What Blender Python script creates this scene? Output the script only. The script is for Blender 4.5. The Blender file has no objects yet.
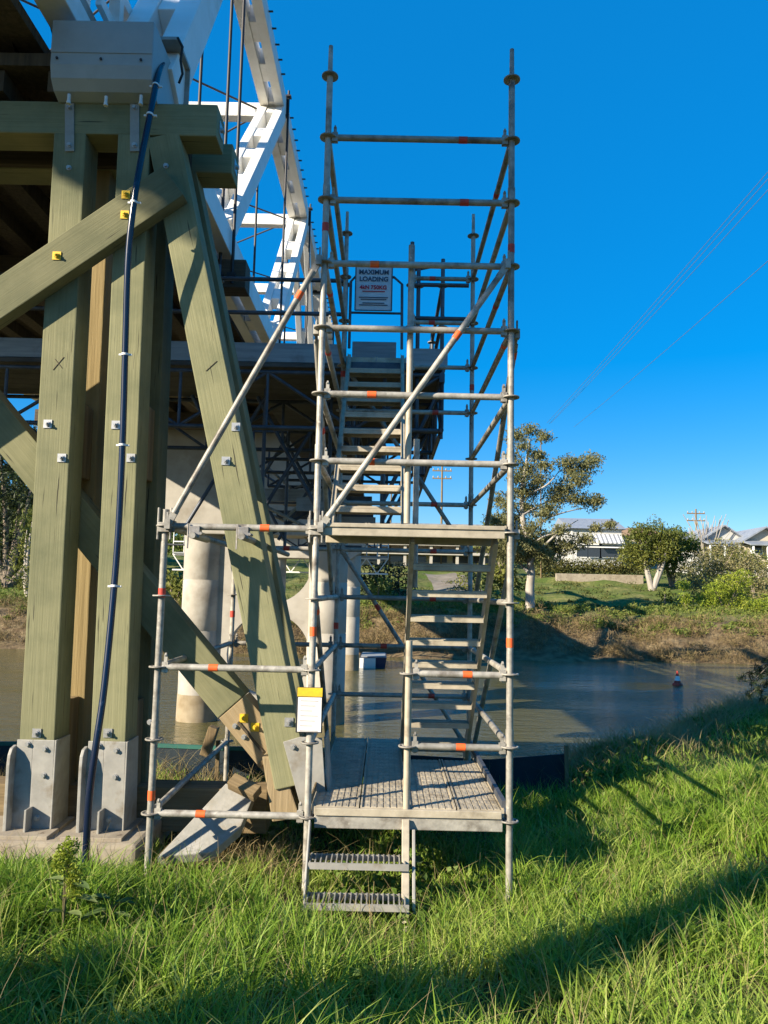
import bpy, bmesh, math, random
import numpy as np
from mathutils import Vector, Matrix, noise as mnoise

RND = random.Random(11)
NPR = np.random.default_rng(5)
SC = bpy.context.scene
COL = SC.collection
rad = math.radians
V = Vector

# ------------------------------------------------------------------ camera model (solved from the scaffold's module)
CF, CPIT, CROLL, CYAW = 758.604, .106090, .0211638, .00375364
CPOS = V((-.893167, -5.456399, 1.553362))

def ray(px, py):
    x = (px - 384) / CF; u = -(py - 512) / CF
    c, s = math.cos(CROLL), math.sin(CROLL); x, u = x * c - u * s, x * s + u * c
    c, s = math.cos(CPIT), math.sin(CPIT); y, z = c - u * s, s + u * c
    c, s = math.cos(CYAW), math.sin(CYAW)
    return V((x * c - y * s, x * s + y * c, z))

def at(px, py, Y):          # the real point at depth Y seen at a pixel of the photo
    d = ray(px, py); return CPOS + d * ((Y - CPOS.y) / d.y)

def atx(px, py, X):
    d = ray(px, py); return CPOS + d * ((X - CPOS.x) / d.x)

cam_d = bpy.data.cameras.new('camera'); cam = bpy.data.objects.new('camera', cam_d); COL.objects.link(cam)
SC.camera = cam
fwd = ray(384, 512).normalized(); rgt = (ray(484, 512) - ray(384, 512)).normalized(); upv = rgt.cross(fwd)
m = Matrix((rgt, upv, -fwd)).transposed().to_4x4(); m.translation = CPOS
cam.matrix_world = m
cam_d.sensor_fit = 'VERTICAL'; cam_d.sensor_height = 36; cam_d.lens = CF / 1024 * 36
cam_d.clip_start = .05; cam_d.clip_end = 3000

# ------------------------------------------------------------------ light
SUN_EL, SUN_AZ = rad(25), rad(56)          # travel direction: forward (+Y) turned 56 degrees to +X
sdir = V((math.sin(SUN_AZ) * math.cos(SUN_EL), math.cos(SUN_AZ) * math.cos(SUN_EL), -math.sin(SUN_EL)))
sl = bpy.data.lights.new('sun', 'SUN'); sl.energy = 5.0; sl.angle = rad(.5); sl.color = (1, .88, .69)
so = bpy.data.objects.new('sun', sl); COL.objects.link(so)
so.rotation_euler = sdir.to_track_quat('-Z', 'Y').to_euler(); so.location = (-30, -20, 25)
W = bpy.data.worlds.new('World'); SC.world = W; W.use_nodes = True
nt = W.node_tree; nt.nodes.clear()
sky = nt.nodes.new('ShaderNodeTexSky'); sky.sky_type = 'NISHITA'; sky.sun_disc = False
sky.sun_elevation = SUN_EL
to_sun = -sdir
sky.sun_rotation = math.atan2(to_sun.x, to_sun.y)
sky.air_density = 1.0; sky.dust_density = .15; sky.ozone_density = 1.8; sky.altitude = 200
hs = nt.nodes.new('ShaderNodeHueSaturation'); hs.inputs['Saturation'].default_value = 1.62; hs.inputs['Hue'].default_value = .500; hs.inputs['Value'].default_value = 1.6
bg = nt.nodes.new('ShaderNodeBackground'); bg.inputs[1].default_value = .05
wo = nt.nodes.new('ShaderNodeOutputWorld')
even = nt.nodes.new('ShaderNodeMix'); even.data_type = 'RGBA'; even.inputs[0].default_value = .5; even.inputs[7].default_value = (.05, 2.75, 7.9, 1)   # a clear even azure
nt.links.new(sky.outputs[0], hs.inputs['Color']); nt.links.new(hs.outputs[0], even.inputs[6]); nt.links.new(even.outputs[2], bg.inputs[0]); nt.links.new(bg.outputs[0], wo.inputs[0])
SC.view_settings.view_transform = 'Standard'; SC.view_settings.look = 'None'
SC.view_settings.exposure = 1.2; SC.view_settings.gamma = 1; SC.view_settings.use_curve_mapping = False
SC.cycles.use_denoising = True
SC.cycles.max_bounces = 8; SC.cycles.diffuse_bounces = 3; SC.cycles.transparent_max_bounces = 8

# ------------------------------------------------------------------ materials
def lin(h):                # sRGB 0-255 triple -> linear
    return tuple(((c / 255) / 12.92 if c / 255 <= .04045 else ((c / 255 + .055) / 1.055) ** 2.4) for c in h) + (1,)

def mat(name, c1, c2=None, scale=6, stretch=(1, 1, 1), rough=.7, metal=0, bump=0, bscale=None, c3=None, s3=1.3, t3=(.55, .75),
        vary=.0, attr=None, coord='Object', translucent=0, spec=.4, bstretch=None, detail=5, crack=None):
    m = bpy.data.materials.new(name); m.use_nodes = True
    n = m.node_tree.nodes; l = m.node_tree.links; n.clear()
    out = n.new('ShaderNodeOutputMaterial'); b = n.new('ShaderNodeBsdfPrincipled')
    b.inputs['Roughness'].default_value = rough; b.inputs['Metallic'].default_value = metal
    b.inputs['Specular IOR Level'].default_value = spec
    tc = n.new('ShaderNodeTexCoord'); src = tc.outputs[coord]
    def tex(sc, st, d=detail, r=.6):
        mp = n.new('ShaderNodeMapping'); mp.inputs['Scale'].default_value = st
        t = n.new('ShaderNodeTexNoise'); t.inputs['Scale'].default_value = sc; t.inputs['Detail'].default_value = d; t.inputs['Roughness'].default_value = r
        l.new(src, mp.inputs[0]); l.new(mp.outputs[0], t.inputs['Vector']); return t
    def mix(f, a, bb, mode='MIX'):
        x = n.new('ShaderNodeMix'); x.data_type = 'RGBA'; x.blend_type = mode
        for k, vv in ((0, f), (6, a), (7, bb)):
            if hasattr(vv, 'links'): l.new(vv, x.inputs[k])
            else: x.inputs[k].default_value = vv
        return x.outputs[2]
    c = c1
    t = tex(scale, stretch)
    if c2:
        rp = n.new('ShaderNodeMapRange'); rp.inputs[1].default_value = .33; rp.inputs[2].default_value = .67
        l.new(t.outputs[0], rp.inputs[0]); c = mix(rp.outputs[0], c1, c2)
    if c3:
        t2 = tex(s3, (1, 1, 1)); rp = n.new('ShaderNodeMapRange'); rp.inputs[1].default_value = t3[0]; rp.inputs[2].default_value = t3[1]
        l.new(t2.outputs[0], rp.inputs[0]); c = mix(rp.outputs[0], c, c3)
    if crack:                                    # thin dark splits along the grain, and grime
        t4 = tex(crack[0], crack[1], 3, .5); rp = n.new('ShaderNodeMapRange'); rp.inputs[1].default_value = crack[2]; rp.inputs[2].default_value = crack[2] + .05
        l.new(t4.outputs[0], rp.inputs[0]); c = mix(rp.outputs[0], c, crack[3])
    if attr:
        a = n.new('ShaderNodeAttribute'); a.attribute_name = 'rnd'
        rp = n.new('ShaderNodeValToRGB'); e = rp.color_ramp.elements
        e[0].color = attr[0]; e[1].color = attr[-1]
        for i, cc in enumerate(attr[1:-1]):
            k = e.new((i + 1) / (len(attr) - 1)); k.color = cc
        l.new(a.outputs['Fac'], rp.inputs[0]); c = mix(.3, rp.outputs[0], c) if c2 else rp.outputs[0]
    if vary:
        oi = n.new('ShaderNodeObjectInfo'); rp = n.new('ShaderNodeMapRange'); rp.inputs[3].default_value = 1 - vary; rp.inputs[4].default_value = 1 + vary
        l.new(oi.outputs['Random'], rp.inputs[0])
        cb = n.new('ShaderNodeCombineColor'); [l.new(rp.outputs[0], cb.inputs[i]) for i in range(3)]
        c = mix(1.0, c, cb.outputs[0], 'MULTIPLY')
    if hasattr(c, 'links'): l.new(c, b.inputs['Base Color'])
    else: b.inputs['Base Color'].default_value = c
    if bump:
        t3_ = tex(bscale or scale * 2, bstretch or stretch, 6)
        bp = n.new('ShaderNodeBump'); bp.inputs['Strength'].default_value = bump; bp.inputs['Distance'].default_value = .02
        l.new(t3_.outputs[0], bp.inputs['Height']); l.new(bp.outputs[0], b.inputs['Normal'])
    res = b.outputs[0]
    if translucent:
        tr = n.new('ShaderNodeBsdfTranslucent'); ms = n.new('ShaderNodeMixShader'); ms.inputs[0].default_value = translucent
        if hasattr(c, 'links'): l.new(c, tr.inputs[0])
        else: tr.inputs[0].default_value = c
        l.new(res, ms.inputs[1]); l.new(tr.outputs[0], ms.inputs[2]); res = ms.outputs[0]
    l.new(res, out.inputs[0])
    return m

def C(r, g, b): return (r, g, b, 1)
GR = (9, 9, .35)
M_timber = mat('treated_timber', C(.172, .168, .088), C(.218, .209, .115), 6, (10, 10, .2), .9, bump=.2, bscale=9, c3=C(.095, .105, .055), s3=1.7, t3=(.42, .78), vary=.2, detail=8, crack=(3.2, (14, 14, .55), .655, C(.045, .043, .025)))
M_timber_new = mat('fresh_timber', C(.25, .185, .10), C(.33, .25, .145), 3, GR, .85, bump=.3, bscale=7, c3=C(.24, .18, .11), s3=2)
M_timber_brown = mat('brown_timber', C(.14, .10, .05), C(.23, .165, .085), 3, GR, .85, bump=.35, bscale=7, c3=C(.1, .07, .04), s3=2, vary=.1)
M_timber_dark = mat('old_timber', C(.055, .043, .03), C(.11, .085, .055), 3, GR, .9, bump=.3, bscale=7, vary=.15)
M_timber_sunlit = mat('sunlit_timber', C(.21, .155, .065), C(.28, .21, .095), 3, GR, .85, bump=.3, bscale=7)  # sunlight falling on a rear post, put into the timber colour
M_galv = mat('galvanised_steel', C(.25, .235, .205), C(.40, .375, .325), 16, (1, 1, 1), .52, .15, bump=.1, bscale=40, c3=C(.13, .11, .09), s3=6, t3=(.52, .7), vary=.2, crack=(22, (1, 1, 1), .67, C(.42, .39, .33)))
M_galv_plate = mat('galvanised_plate', C(.27, .26, .235), C(.36, .345, .31), 9, (1, 1, 1), .55, .15, c3=C(.19, .155, .11), s3=5, bump=.05, bscale=30)
M_bolt = mat('bolt_steel', C(.38, .37, .36), C(.5, .49, .47), 30, rough=.4, metal=.6)
M_clamp = mat('clamp_steel', C(.22, .2, .18), C(.36, .33, .3), 30, rough=.45, metal=.6)
M_alu = mat('weathered_aluminium', C(.34, .295, .22), C(.47, .41, .31), 11, rough=.55, metal=.1, bump=.05, bscale=40, c3=C(.19, .155, .11), s3=5, vary=.08)
M_orange = mat('orange_tape', C(.85, .13, .02), C(.7, .11, .03), 20, rough=.6)
M_red = mat('red_tape', C(.6, .05, .03), C(.42, .05, .03), 20, rough=.6)
M_yellow = mat('yellow_paint', C(.75, .5, .02), C(.6, .38, .03), 25, rough=.6)
M_white = mat('white_paint', C(.80, .79, .76), C(.70, .69, .65), 2.2, (1, 1, 1), .5, bump=.04, bscale=12, c3=C(.56, .52, .44), s3=1.8, t3=(.54, .8))
M_rod = mat('dark_rod', C(.02, .021, .025), C(.035, .03, .03), 20, rough=.5)
M_cover = mat('painted_cover', C(.36, .39, .39), C(.30, .33, .33), 3, rough=.5, c3=C(.24, .27, .25), s3=2)
M_pipe = mat('blue_conduit', C(.003, .007, .024), C(.005, .012, .038), 6, (1, 1, .3),   .25, c3=C(.03, .05, .10), s3=9, t3=(.62, .8), spec=.55)
M_tie = mat('white_tie', C(.7, .7, .68), rough=.5)
M_conc = mat('concrete', C(.25, .21, .16), C(.34, .295, .225), 4, rough=.9, bump=.2, bscale=18, c3=C(.15, .12, .085), s3=2.2, crack=(9, (1, 1, 1), .66, C(.13, .1, .07)))
M_conc_pier = mat('pier_concrete', C(.34, .315, .27), C(.43, .40, .35), 2, rough=.9, bump=.15, bscale=10, c3=C(.24, .21, .17), s3=1.1)
M_conc_stain = mat('stained_concrete', C(.22, .17, .10), C(.34, .28, .19), 3, rough=.9, bump=.15, bscale=10)
M_slab = mat('slab_concrete', C(.24, .235, .21), C(.34, .325, .295), 7, rough=.9, bump=.25, bscale=25, c3=C(.24, .2, .14), s3=4)
M_black = mat('black_rubber', C(.015, .015, .017), rough=.6)
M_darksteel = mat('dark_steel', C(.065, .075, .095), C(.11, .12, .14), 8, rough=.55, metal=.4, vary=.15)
M_ply = mat('deck_ply', C(.07, .062, .055), C(.11, .10, .085), 4, rough=.8, vary=.1)
M_board = mat('toe_board', C(.25, .27, .28), C(.36, .38, .39), 5, (.4, 6, 6), .6, .2, c3=C(.2, .19, .18), s3=3)
M_paper = mat('paper', C(.80, .77, .72), C(.72, .68, .64), 30, rough=.7)
M_dark_text = mat('dark_lettering', C(.06, .08, .12), rough=.6)
M_red_text = mat('red_lettering', C(.55, .03, .05), rough=.6)
M_trunk = mat('bark', C(.15, .12, .09), C(.26, .21, .16), 6, (3, 3, .6), .9, bump=.4)
M_gumtrunk = mat('pale_bark', C(.28, .25, .21), C(.42, .38, .33), 1.2, (2, 2, .6), .8, bump=.2, c3=C(.22, .18, .14), s3=1.2)
M_line = mat('pale_print', C(.24, .21, .22), rough=.7)

# ------------------------------------------------------------------ mesh helpers
WM = {}                                        # world matrix of every object made here
class MB:
    def __init__(s): s.v = []; s.f = []; s.sm = []
    def add(s, vs, fs, smooth=False):
        o = len(s.v); s.v += [tuple(v) for v in vs]; s.f += [tuple(o + i for i in f) for f in fs]; s.sm += [smooth] * len(fs); return s
    def box(s, c, size, M=None):
        x, y, z = (k / 2 for k in size); vs = [V((a * x, b * y, d * z)) for a in (-1, 1) for b in (-1, 1) for d in (-1, 1)]
        if M is not None: vs = [M @ v for v in vs]
        c = V(c)
        return s.add([v + c for v in vs], [(0, 1, 3, 2), (4, 6, 7, 5), (0, 4, 5, 1), (2, 3, 7, 6), (0, 2, 6, 4), (1, 5, 7, 3)])
    def span(s, lo, hi): return s.box([(a + b) / 2 for a, b in zip(lo, hi)], [abs(b - a) for a, b in zip(lo, hi)])
    def bar(s, p, q, w, h, up=(0, 0, 1)):      # w along the side axis, h along up
        p, q = V(p), V(q); d = (q - p); L = d.length; d.normalize(); side = d.cross(V(up)).normalized(); u = side.cross(d)
        M = Matrix((side, d, u)).transposed(); return s.box((p + q) / 2, (w, L, h), M)
    def tube(s, p, q, r, n=10, r2=None, caps=True):
        p, q = V(p), V(q); d = (q - p).normalized(); a = d.orthogonal().normalized(); b = d.cross(a); r2 = r if r2 is None else r2
        vs = [p + (a * math.cos(t) + b * math.sin(t)) * r for t in [2 * math.pi * i / n for i in range(n)]]
        vs += [q + (a * math.cos(t) + b * math.sin(t)) * r2 for t in [2 * math.pi * i / n for i in range(n)]]
        s.add(vs, [(i, (i + 1) % n, n + (i + 1) % n, n + i) for i in range(n)], True)
        if caps: s.add(vs[:n], [tuple(range(n))[::-1]]); s.add(vs[n:], [tuple(range(n))])
        return s
    def path(s, pts, r, n=8):                  # r: number or list
        pts = [V(p) for p in pts]; rs = r if isinstance(r, (list, tuple)) else [r] * len(pts); rings = []
        a = None
        for i, p in enumerate(pts):
            d = (pts[min(i + 1, len(pts) - 1)] - pts[max(i - 1, 0)]).normalized()
            a = d.orthogonal().normalized() if a is None else (a - d * a.dot(d)).normalized(); b = d.cross(a)
            rings += [p + (a * math.cos(t) + b * math.sin(t)) * rs[i] for t in [2 * math.pi * k / n for k in range(n)]]
        fs = [(j * n + i, j * n + (i + 1) % n, (j + 1) * n + (i + 1) % n, (j + 1) * n + i) for j in range(len(pts) - 1) for i in range(n)]
        s.add(rings, fs, True); s.add(rings[:n], [tuple(range(n))[::-1]]); s.add(rings[-n:], [tuple(range(n))]); return s
    def lathe(s, prof, c=(0, 0, 0), n=16):
        c = V(c); vs = []
        for r, z in prof: vs += [c + V((r * math.cos(2 * math.pi * i / n), r * math.sin(2 * math.pi * i / n), z)) for i in range(n)]
        fs = [(j * n + i, j * n + (i + 1) % n, (j + 1) * n + (i + 1) % n, (j + 1) * n + i) for j in range(len(prof) - 1) for i in range(n)]
        s.add(vs, fs, True); s.add(vs[:n], [tuple(range(n))[::-1]]); s.add(vs[-n:], [tuple(range(n))]); return s
    def prism(s, poly, d):                     # polygon of 3-D points pushed along d
        n = len(poly); d = V(d); vs = [V(p) for p in poly] + [V(p) + d for p in poly]
        return s.add(vs, [tuple(range(n))[::-1], tuple(range(n, 2 * n))] + [(i, (i + 1) % n, n + (i + 1) % n, n + i) for i in range(n)])
    def mesh(s, name, mt, off=V((0, 0, 0)), bevel=0):
        me = bpy.data.meshes.new(name)
        me.from_pydata([(v[0] - off[0], v[1] - off[1], v[2] - off[2]) for v in s.v], [], s.f)
        me.polygons.foreach_set('use_smooth', s.sm)
        bm = bmesh.new(); bm.from_mesh(me)
        if bevel:
            bmesh.ops.bevel(bm, geom=[e for e in bm.edges if len(e.link_faces) == 2 and e.calc_face_angle(0) > .6], offset=bevel, segments=2, affect='EDGES', profile=.6, clamp_overlap=True)
        bmesh.ops.recalc_face_normals(bm, faces=bm.faces); bm.to_mesh(me); bm.free()
        if mt: me.materials.append(mt)
        return me
    def build(s, name, mt, parent=None, bevel=0):
        Wp = WM[parent] if parent else Matrix()
        off = Wp.translation.copy() if parent else V((0, 0, 0))
        return link(name, s.mesh(name, mt, off, bevel), Matrix.Translation(off), parent)

def link(name, data, Wd, parent=None):
    o = bpy.data.objects.new(name, data); COL.objects.link(o); WM[o] = Wd.copy()
    if parent is not None:
        o.parent = parent; o.matrix_local = WM[parent].inverted() @ Wd
    else: o.matrix_local = Wd
    return o

def tag(o, label=None, cat=None, group=None, kind=None):
    for k, vv in (('label', label), ('category', cat), ('group', group), ('kind', kind)):
        if vv: o[k] = vv
    return o

def thing(name, label, cat, loc, group=None):
    o = link(name, None, Matrix.Translation(V(loc))); o.empty_display_size = .1
    return tag(o, label, cat, group)

def timber(name, p, q, w, d, mt, parent, bevel=.008, up=(0, -1, 0), wobble=True, n=None):
    """a bar whose own Z runs along its length so the grain follows it; w = width across, d = depth along `up`"""
    p, q = V(p), V(q); dr = (q - p); L = dr.length; dr.normalize()
    u = V(up); u = (u - dr * u.dot(dr)).normalized(); sd = u.cross(dr)
    Wd = Matrix((sd, u, dr)).transposed().to_4x4(); Wd.translation = p
    b = MB().box((0, 0, L / 2), (w, d, L)); me = b.mesh(name, mt, bevel=bevel)
    return link(name, me, Wd, parent)

def inst(name, me, loc, parent, rot=None):
    Wd = Matrix.Translation(V(loc)) @ (rot.to_4x4() if rot else Matrix()); return link(name, me, Wd, parent)

def struct(name, o): return tag(o, kind='structure')

# ------------------------------------------------------------------ terrain
WATER = -1.53
def smooth(a, b, x): t = np.clip((x - a) / (b - a), 0, 1); return t * t * (3 - 2 * t)
def near_edge(X): return 3.7 + np.clip(X - 1.2, 0, 40) * .86 + .25 * np.sin(X * 1.7) + .15 * np.sin(X * 4.1 + 1)
FAR_Y = np.array([28.5, 31.6, 33.2, 35.5, 38, 42, 48, 54, 57, 62, 70, 95, 250, 900])
FAR_Z = np.array([-2.6, -1.6, -1.1, .05, .55, .95, 1.75, 2.4, 2.95, 3.5, 4.2, 5.8, 8.0, 12])
def height(X, Y):
    X = np.asarray(X, float); Y = np.asarray(Y, float)
    e = near_edge(X)
    near = -.59 + .075 * np.clip(-Y, 0, 12) + .105 * np.clip(-X - .8, 0, 3) * smooth(2.5, -1, Y) + .9 * smooth(-6, -14, Y) + .34 * smooth(.5, 2.6, X) + .12 * smooth(2.5, 6, X)
    near = near + .035 * np.sin(X * 2.3 + Y) + .03 * np.sin(Y * 3.1 - X * 1.3)
    t = smooth(0, 1, (Y - e + .3) / 2.4)
    near = near * (1 - t) + (-2.7) * t
    wob = .55 * np.sin(X * .31) + .35 * np.sin(X * .83 + 1) + .2 * np.sin(X * 1.9)
    far = np.interp(Y + wob * smooth(90, 34, Y), FAR_Y, FAR_Z)
    bumps = .16 * np.sin(X * 1.1 + Y * .7) * np.sin(X * .47 - Y * .9) * smooth(32, 35, Y)
    far = far + bumps
    w = smooth(22, 27, Y)
    return near * (1 - w) + far * w
def gz(x, y): return float(height(x, y))

xs = np.unique(np.round(np.concatenate([np.linspace(-900, -60, 15), np.linspace(-60, -12, 40), np.linspace(-12, 14, 131), np.linspace(14, 70, 60), np.linspace(70, 900, 15)]), 3))
ys = np.unique(np.round(np.concatenate([np.linspace(-300, -14, 8), np.linspace(-14, 18, 129), np.linspace(18, 28, 8), np.linspace(28, 62, 110), np.linspace(62, 110, 25), np.linspace(110, 1200, 14)]), 3))
XX, YY = np.meshgrid(xs, ys); ZZ = height(XX, YY)
def grid_mesh(name, XX, YY, ZZ, mt):
    ny, nx = XX.shape; me = bpy.data.meshes.new(name)
    co = np.stack([XX, YY, ZZ], -1).reshape(-1, 3)
    idx = np.arange(ny * nx).reshape(ny, nx)
    q = np.stack([idx[:-1, :-1], idx[:-1, 1:], idx[1:, 1:], idx[1:, :-1]], -1).reshape(-1, 4)
    fill_mesh(me, co, q); me.polygons.foreach_set('use_smooth', np.ones(len(q), bool)); me.materials.append(mt); return me
def fill_mesh(me, co, faces, rnd=None):
    k = faces.shape[1]
    me.vertices.add(len(co)); me.vertices.foreach_set('co', co.astype(np.float32).ravel())
    me.loops.add(faces.size); me.loops.foreach_set('vertex_index', faces.astype(np.int32).ravel())
    me.polygons.add(len(faces)); me.polygons.foreach_set('loop_start', np.arange(0, faces.size, k, dtype=np.int32))
    try: me.polygons.foreach_set('loop_total', np.full(len(faces), k, np.int32))
    except Exception: pass
    if rnd is not None:
        a = me.attributes.new('rnd', 'FLOAT', 'POINT'); a.data.foreach_set('value', rnd.astype(np.float32))
    me.update(calc_edges=True)

def ground_mat():
    m = bpy.data.materials.new('ground_cover'); m.use_nodes = True; n = m.node_tree.nodes; l = m.node_tree.links
    b = n['Principled BSDF']; b.inputs['Roughness'].default_value = .95; b.inputs['Specular IOR Level'].default_value = .1
    g = n.new('ShaderNodeNewGeometry'); sx = n.new('ShaderNodeSeparateXYZ'); l.new(g.outputs['Position'], sx.inputs[0])
    def nz(s, d=5):
        t = n.new('ShaderNodeTexNoise'); t.inputs['Scale'].default_value = s; t.inputs['Detail'].default_value = d; l.new(g.outputs['Position'], t.inputs['Vector']); return t.outputs[0]
    def rng(v, a, bb):
        r = n.new('ShaderNodeMapRange'); r.inputs[1].default_value = a; r.inputs[2].default_value = bb; l.new(v, r.inputs[0]); return r.outputs[0]
    def mix(f, a, bb):
        x = n.new('ShaderNodeMix'); x.data_type = 'RGBA'
        for k, vv in ((0, f), (6, a), (7, bb)):
            if hasattr(vv, 'links'): l.new(vv, x.inputs[k])
            else: x.inputs[k].default_value = vv
        return x.outputs[2]
    lawn = mix(rng(nz(.45), .4, .6), C(.09, .13, .025), C(.21, .19, .07))
    lawn = mix(rng(nz(3.0), .35, .7), lawn, C(.07, .10, .025))
    soil = mix(rng(nz(2.2), .35, .65), C(.10, .07, .04), C(.20, .15, .085))
    zt = n.new('ShaderNodeMath'); zt.operation = 'ADD'; l.new(sx.outputs[2], zt.inputs[0])
    mm = n.new('ShaderNodeMath'); mm.operation = 'MULTIPLY_ADD'; l.new(nz(.8), mm.inputs[0]); mm.inputs[1].default_value = 1.3; mm.inputs[2].default_value = -.65
    l.new(mm.outputs[0], zt.inputs[1])
    far = mix(rng(zt.outputs[0], .15, .75), soil, lawn)
    near = mix(rng(nz(2.5), .4, .65), C(.045, .05, .016), C(.085, .075, .03))
    l.new(mix(rng(sx.outputs[1], 22, 26), near, far), b.inputs['Base Color'])
    bp = n.new('ShaderNodeBump'); bp.inputs['Strength'].default_value = .6; bp.inputs['Distance'].default_value = .12
    l.new(nz(6), bp.inputs['Height']); l.new(bp.outputs[0], b.inputs['Normal'])
    return m
tag(link('ground', grid_mesh('ground', XX, YY, ZZ, ground_mat()), Matrix()), kind='structure')

def water_mat():
    m = bpy.data.materials.new('river_water'); m.use_nodes = True; n = m.node_tree.nodes; l = m.node_tree.links
    b = n['Principled BSDF']; b.inputs['Base Color'].default_value = C(.10, .09, .034); b.inputs['Roughness'].default_value = .05; b.inputs['IOR'].default_value = 1.33
    g = n.new('ShaderNodeNewGeometry')
    def nz(s, st, d=3):
        mp = n.new('ShaderNodeMapping'); mp.inputs['Scale'].default_value = st; mp.inputs['Rotation'].default_value = (0, 0, rad(-14))
        t = n.new('ShaderNodeTexNoise'); t.inputs['Scale'].default_value = s; t.inputs['Detail'].default_value = d
        l.new(g.outputs['Position'], mp.inputs[0]); l.new(mp.outputs[0], t.inputs['Vector']); return t.outputs[0]
    a = n.new('ShaderNodeMath'); a.operation = 'MULTIPLY_ADD'; l.new(nz(1.3, (.75, 2.4, 1)), a.inputs[0]); a.inputs[1].default_value = 2.2; a.inputs[1].default_value = 2.2; l.new(nz(8, (.8, 2, 1)), a.inputs[2])
    patch = n.new('ShaderNodeMapRange'); patch.inputs[1].default_value = .35; patch.inputs[2].default_value = .65; patch.inputs[3].default_value = .12; patch.inputs[4].default_value = .42
    l.new(nz(.11, (.6, 2.2, 1)), patch.inputs[0])
    bp = n.new('ShaderNodeBump'); bp.inputs['Distance'].default_value = .12; l.new(patch.outputs[0], bp.inputs['Strength'])
    l.new(a.outputs[0], bp.inputs['Height']); l.new(bp.outputs[0], b.inputs['Normal'])
    return m
wx, wy = np.meshgrid(np.linspace(-400, 400, 41), np.linspace(2.5, 36, 12))
tag(link('water', grid_mesh('water', wx, wy, np.full_like(wx, WATER), water_mat()), Matrix()), kind='structure')

# ------------------------------------------------------------------ scaffold stair tower
SW, SD, LB = -1.4, 2.57, -2.49
TR = .0242
tower = thing('scaffold_tower', 'tall galvanised scaffold stair tower with orange tape bands standing in grass beside the bridge', 'scaffold', (0, 0, -.62))

b = MB()                                        # rosette: rim, hub and four spokes
b.lathe([(.050, -.005), (.064, -.005), (.064, .005), (.050, .005), (.050, -.005)], n=20)
b.lathe([(.0245, -.006), (.033, -.006), (.033, .006), (.0245, .006), (.0245, -.006)], n=16)
for k in range(4):
    a = k * math.pi / 2 + math.pi / 4; b.bar((.03 * math.cos(a), .03 * math.sin(a), 0), (.055 * math.cos(a), .055 * math.sin(a), 0), .022, .009)
ROS = b.mesh('rosette', M_galv)
TAPE = MB().tube((0, 0, -.033), (0, 0, .033), TR + .0018, 14, caps=False).mesh('tape_band', M_orange)
TAPER = TAPE.copy(); TAPER.materials.clear(); TAPER.materials.append(M_red)

def rot_to(d): return V(d).to_track_quat('Z', 'Y').to_matrix()

def standard(x, y, z0, z1, ks, tapes=(), spigot=True, parent=tower, r=TR):
    mb = MB().tube((x, y, z0), (x, y, z1), r, 14)
    z = math.floor(z1 / 2) * 2 + .1
    for zz in np.arange(.62, z1, 2.0): mb.tube((x, y, zz - .12), (x, y, zz), r + .004, 14)     # joint collars
    if spigot: mb.tube((x, y, z1), (x, y, z1 + .05), r, 14, r * .78); mb.tube((x, y, z1 + .05), (x, y, z1 + .25), r * .78, 14, r * .7)
    o = mb.build('standard', M_galv, parent)
    for k in ks: inst('rosette', ROS, (x, y, .5 * k), o)
    for zt, red in tapes: inst('tape_band', TAPER if red else TAPE, (x, y, zt), o)
    return o

def ledger(p, q, tapes=(), parent=tower, name='ledger', red=False, heads=True, r=TR, gap=.055, mt=None):
    p, q = V(p), V(q); d = (q - p).normalized(); a, e = p + d * gap, q - d * gap
    mb = MB().tube(a, e, r, 14)
    if heads:
        for P, s in ((p, 1), (q, -1)):
            c = P + d * s * .052
            mb.bar(c - d * .022, c + d * .022, .038, .072)
            w = P + d * s * .052
            mb.bar(w + V((0, 0, -.045)), w + V((0, 0, .085)), .009, .024, up=d)     # the wedge
            mb.tube(w + V((0, 0, .085)) - d * .006, w + V((0, 0, .085)) + d * .006, .014, 8)
    o = mb.build(name, mt or M_galv, parent)
    for t in tapes: inst('tape_band', TAPER if red else TAPE, p + (q - p) * t, o, rot_to(d))
    return o

def brace(p, q, tapes=(), parent=tower, red=False):
    p, q = V(p), V(q); d = (q - p).normalized(); a, e = p + d * .1, q - d * .1
    mb = MB().tube(a, e, TR - .001, 14)
    for P, s in ((p, 1), (q, -1)):               # flattened swivel ends with a wedge head on the rosette
        mb.bar(P + d * s * .02, P + d * s * .13, .018, .05); mb.box(P + d * s * .01, (.04, .05, .07)); mb.box(P + V((0, 0, .03)), (.012, .02, .13))
    o = mb.build('diagonal_brace', M_galv, parent)
    for t in tapes: inst('tape_band', TAPER if red else TAPE, p + (q - p) * t, o, rot_to(d))
    return o

ALLK = range(0, 12)
standard(0, 0, -.78, 5.5, ALLK, ((1.22, 0), (4.14, 1)))
standard(SW, 0, -.72, 5.5, ALLK, ((1.27, 0), (4.28, 1)))
standard(0, SD, -1.0, 5.5, ALLK, ((3.78, 1),))
standard(SW, SD, -1.0, 5.5, ALLK, ((1.2, 1), (3.9, 1)))
standard(LB, 0, -.72, 2.12, range(0, 5), ((1.52, 1), (.12, 0)), spigot=False)
standard(LB, SD, -1.0, 2.12, range(0, 5), ((1.3, 1),), spigot=False)

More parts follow.
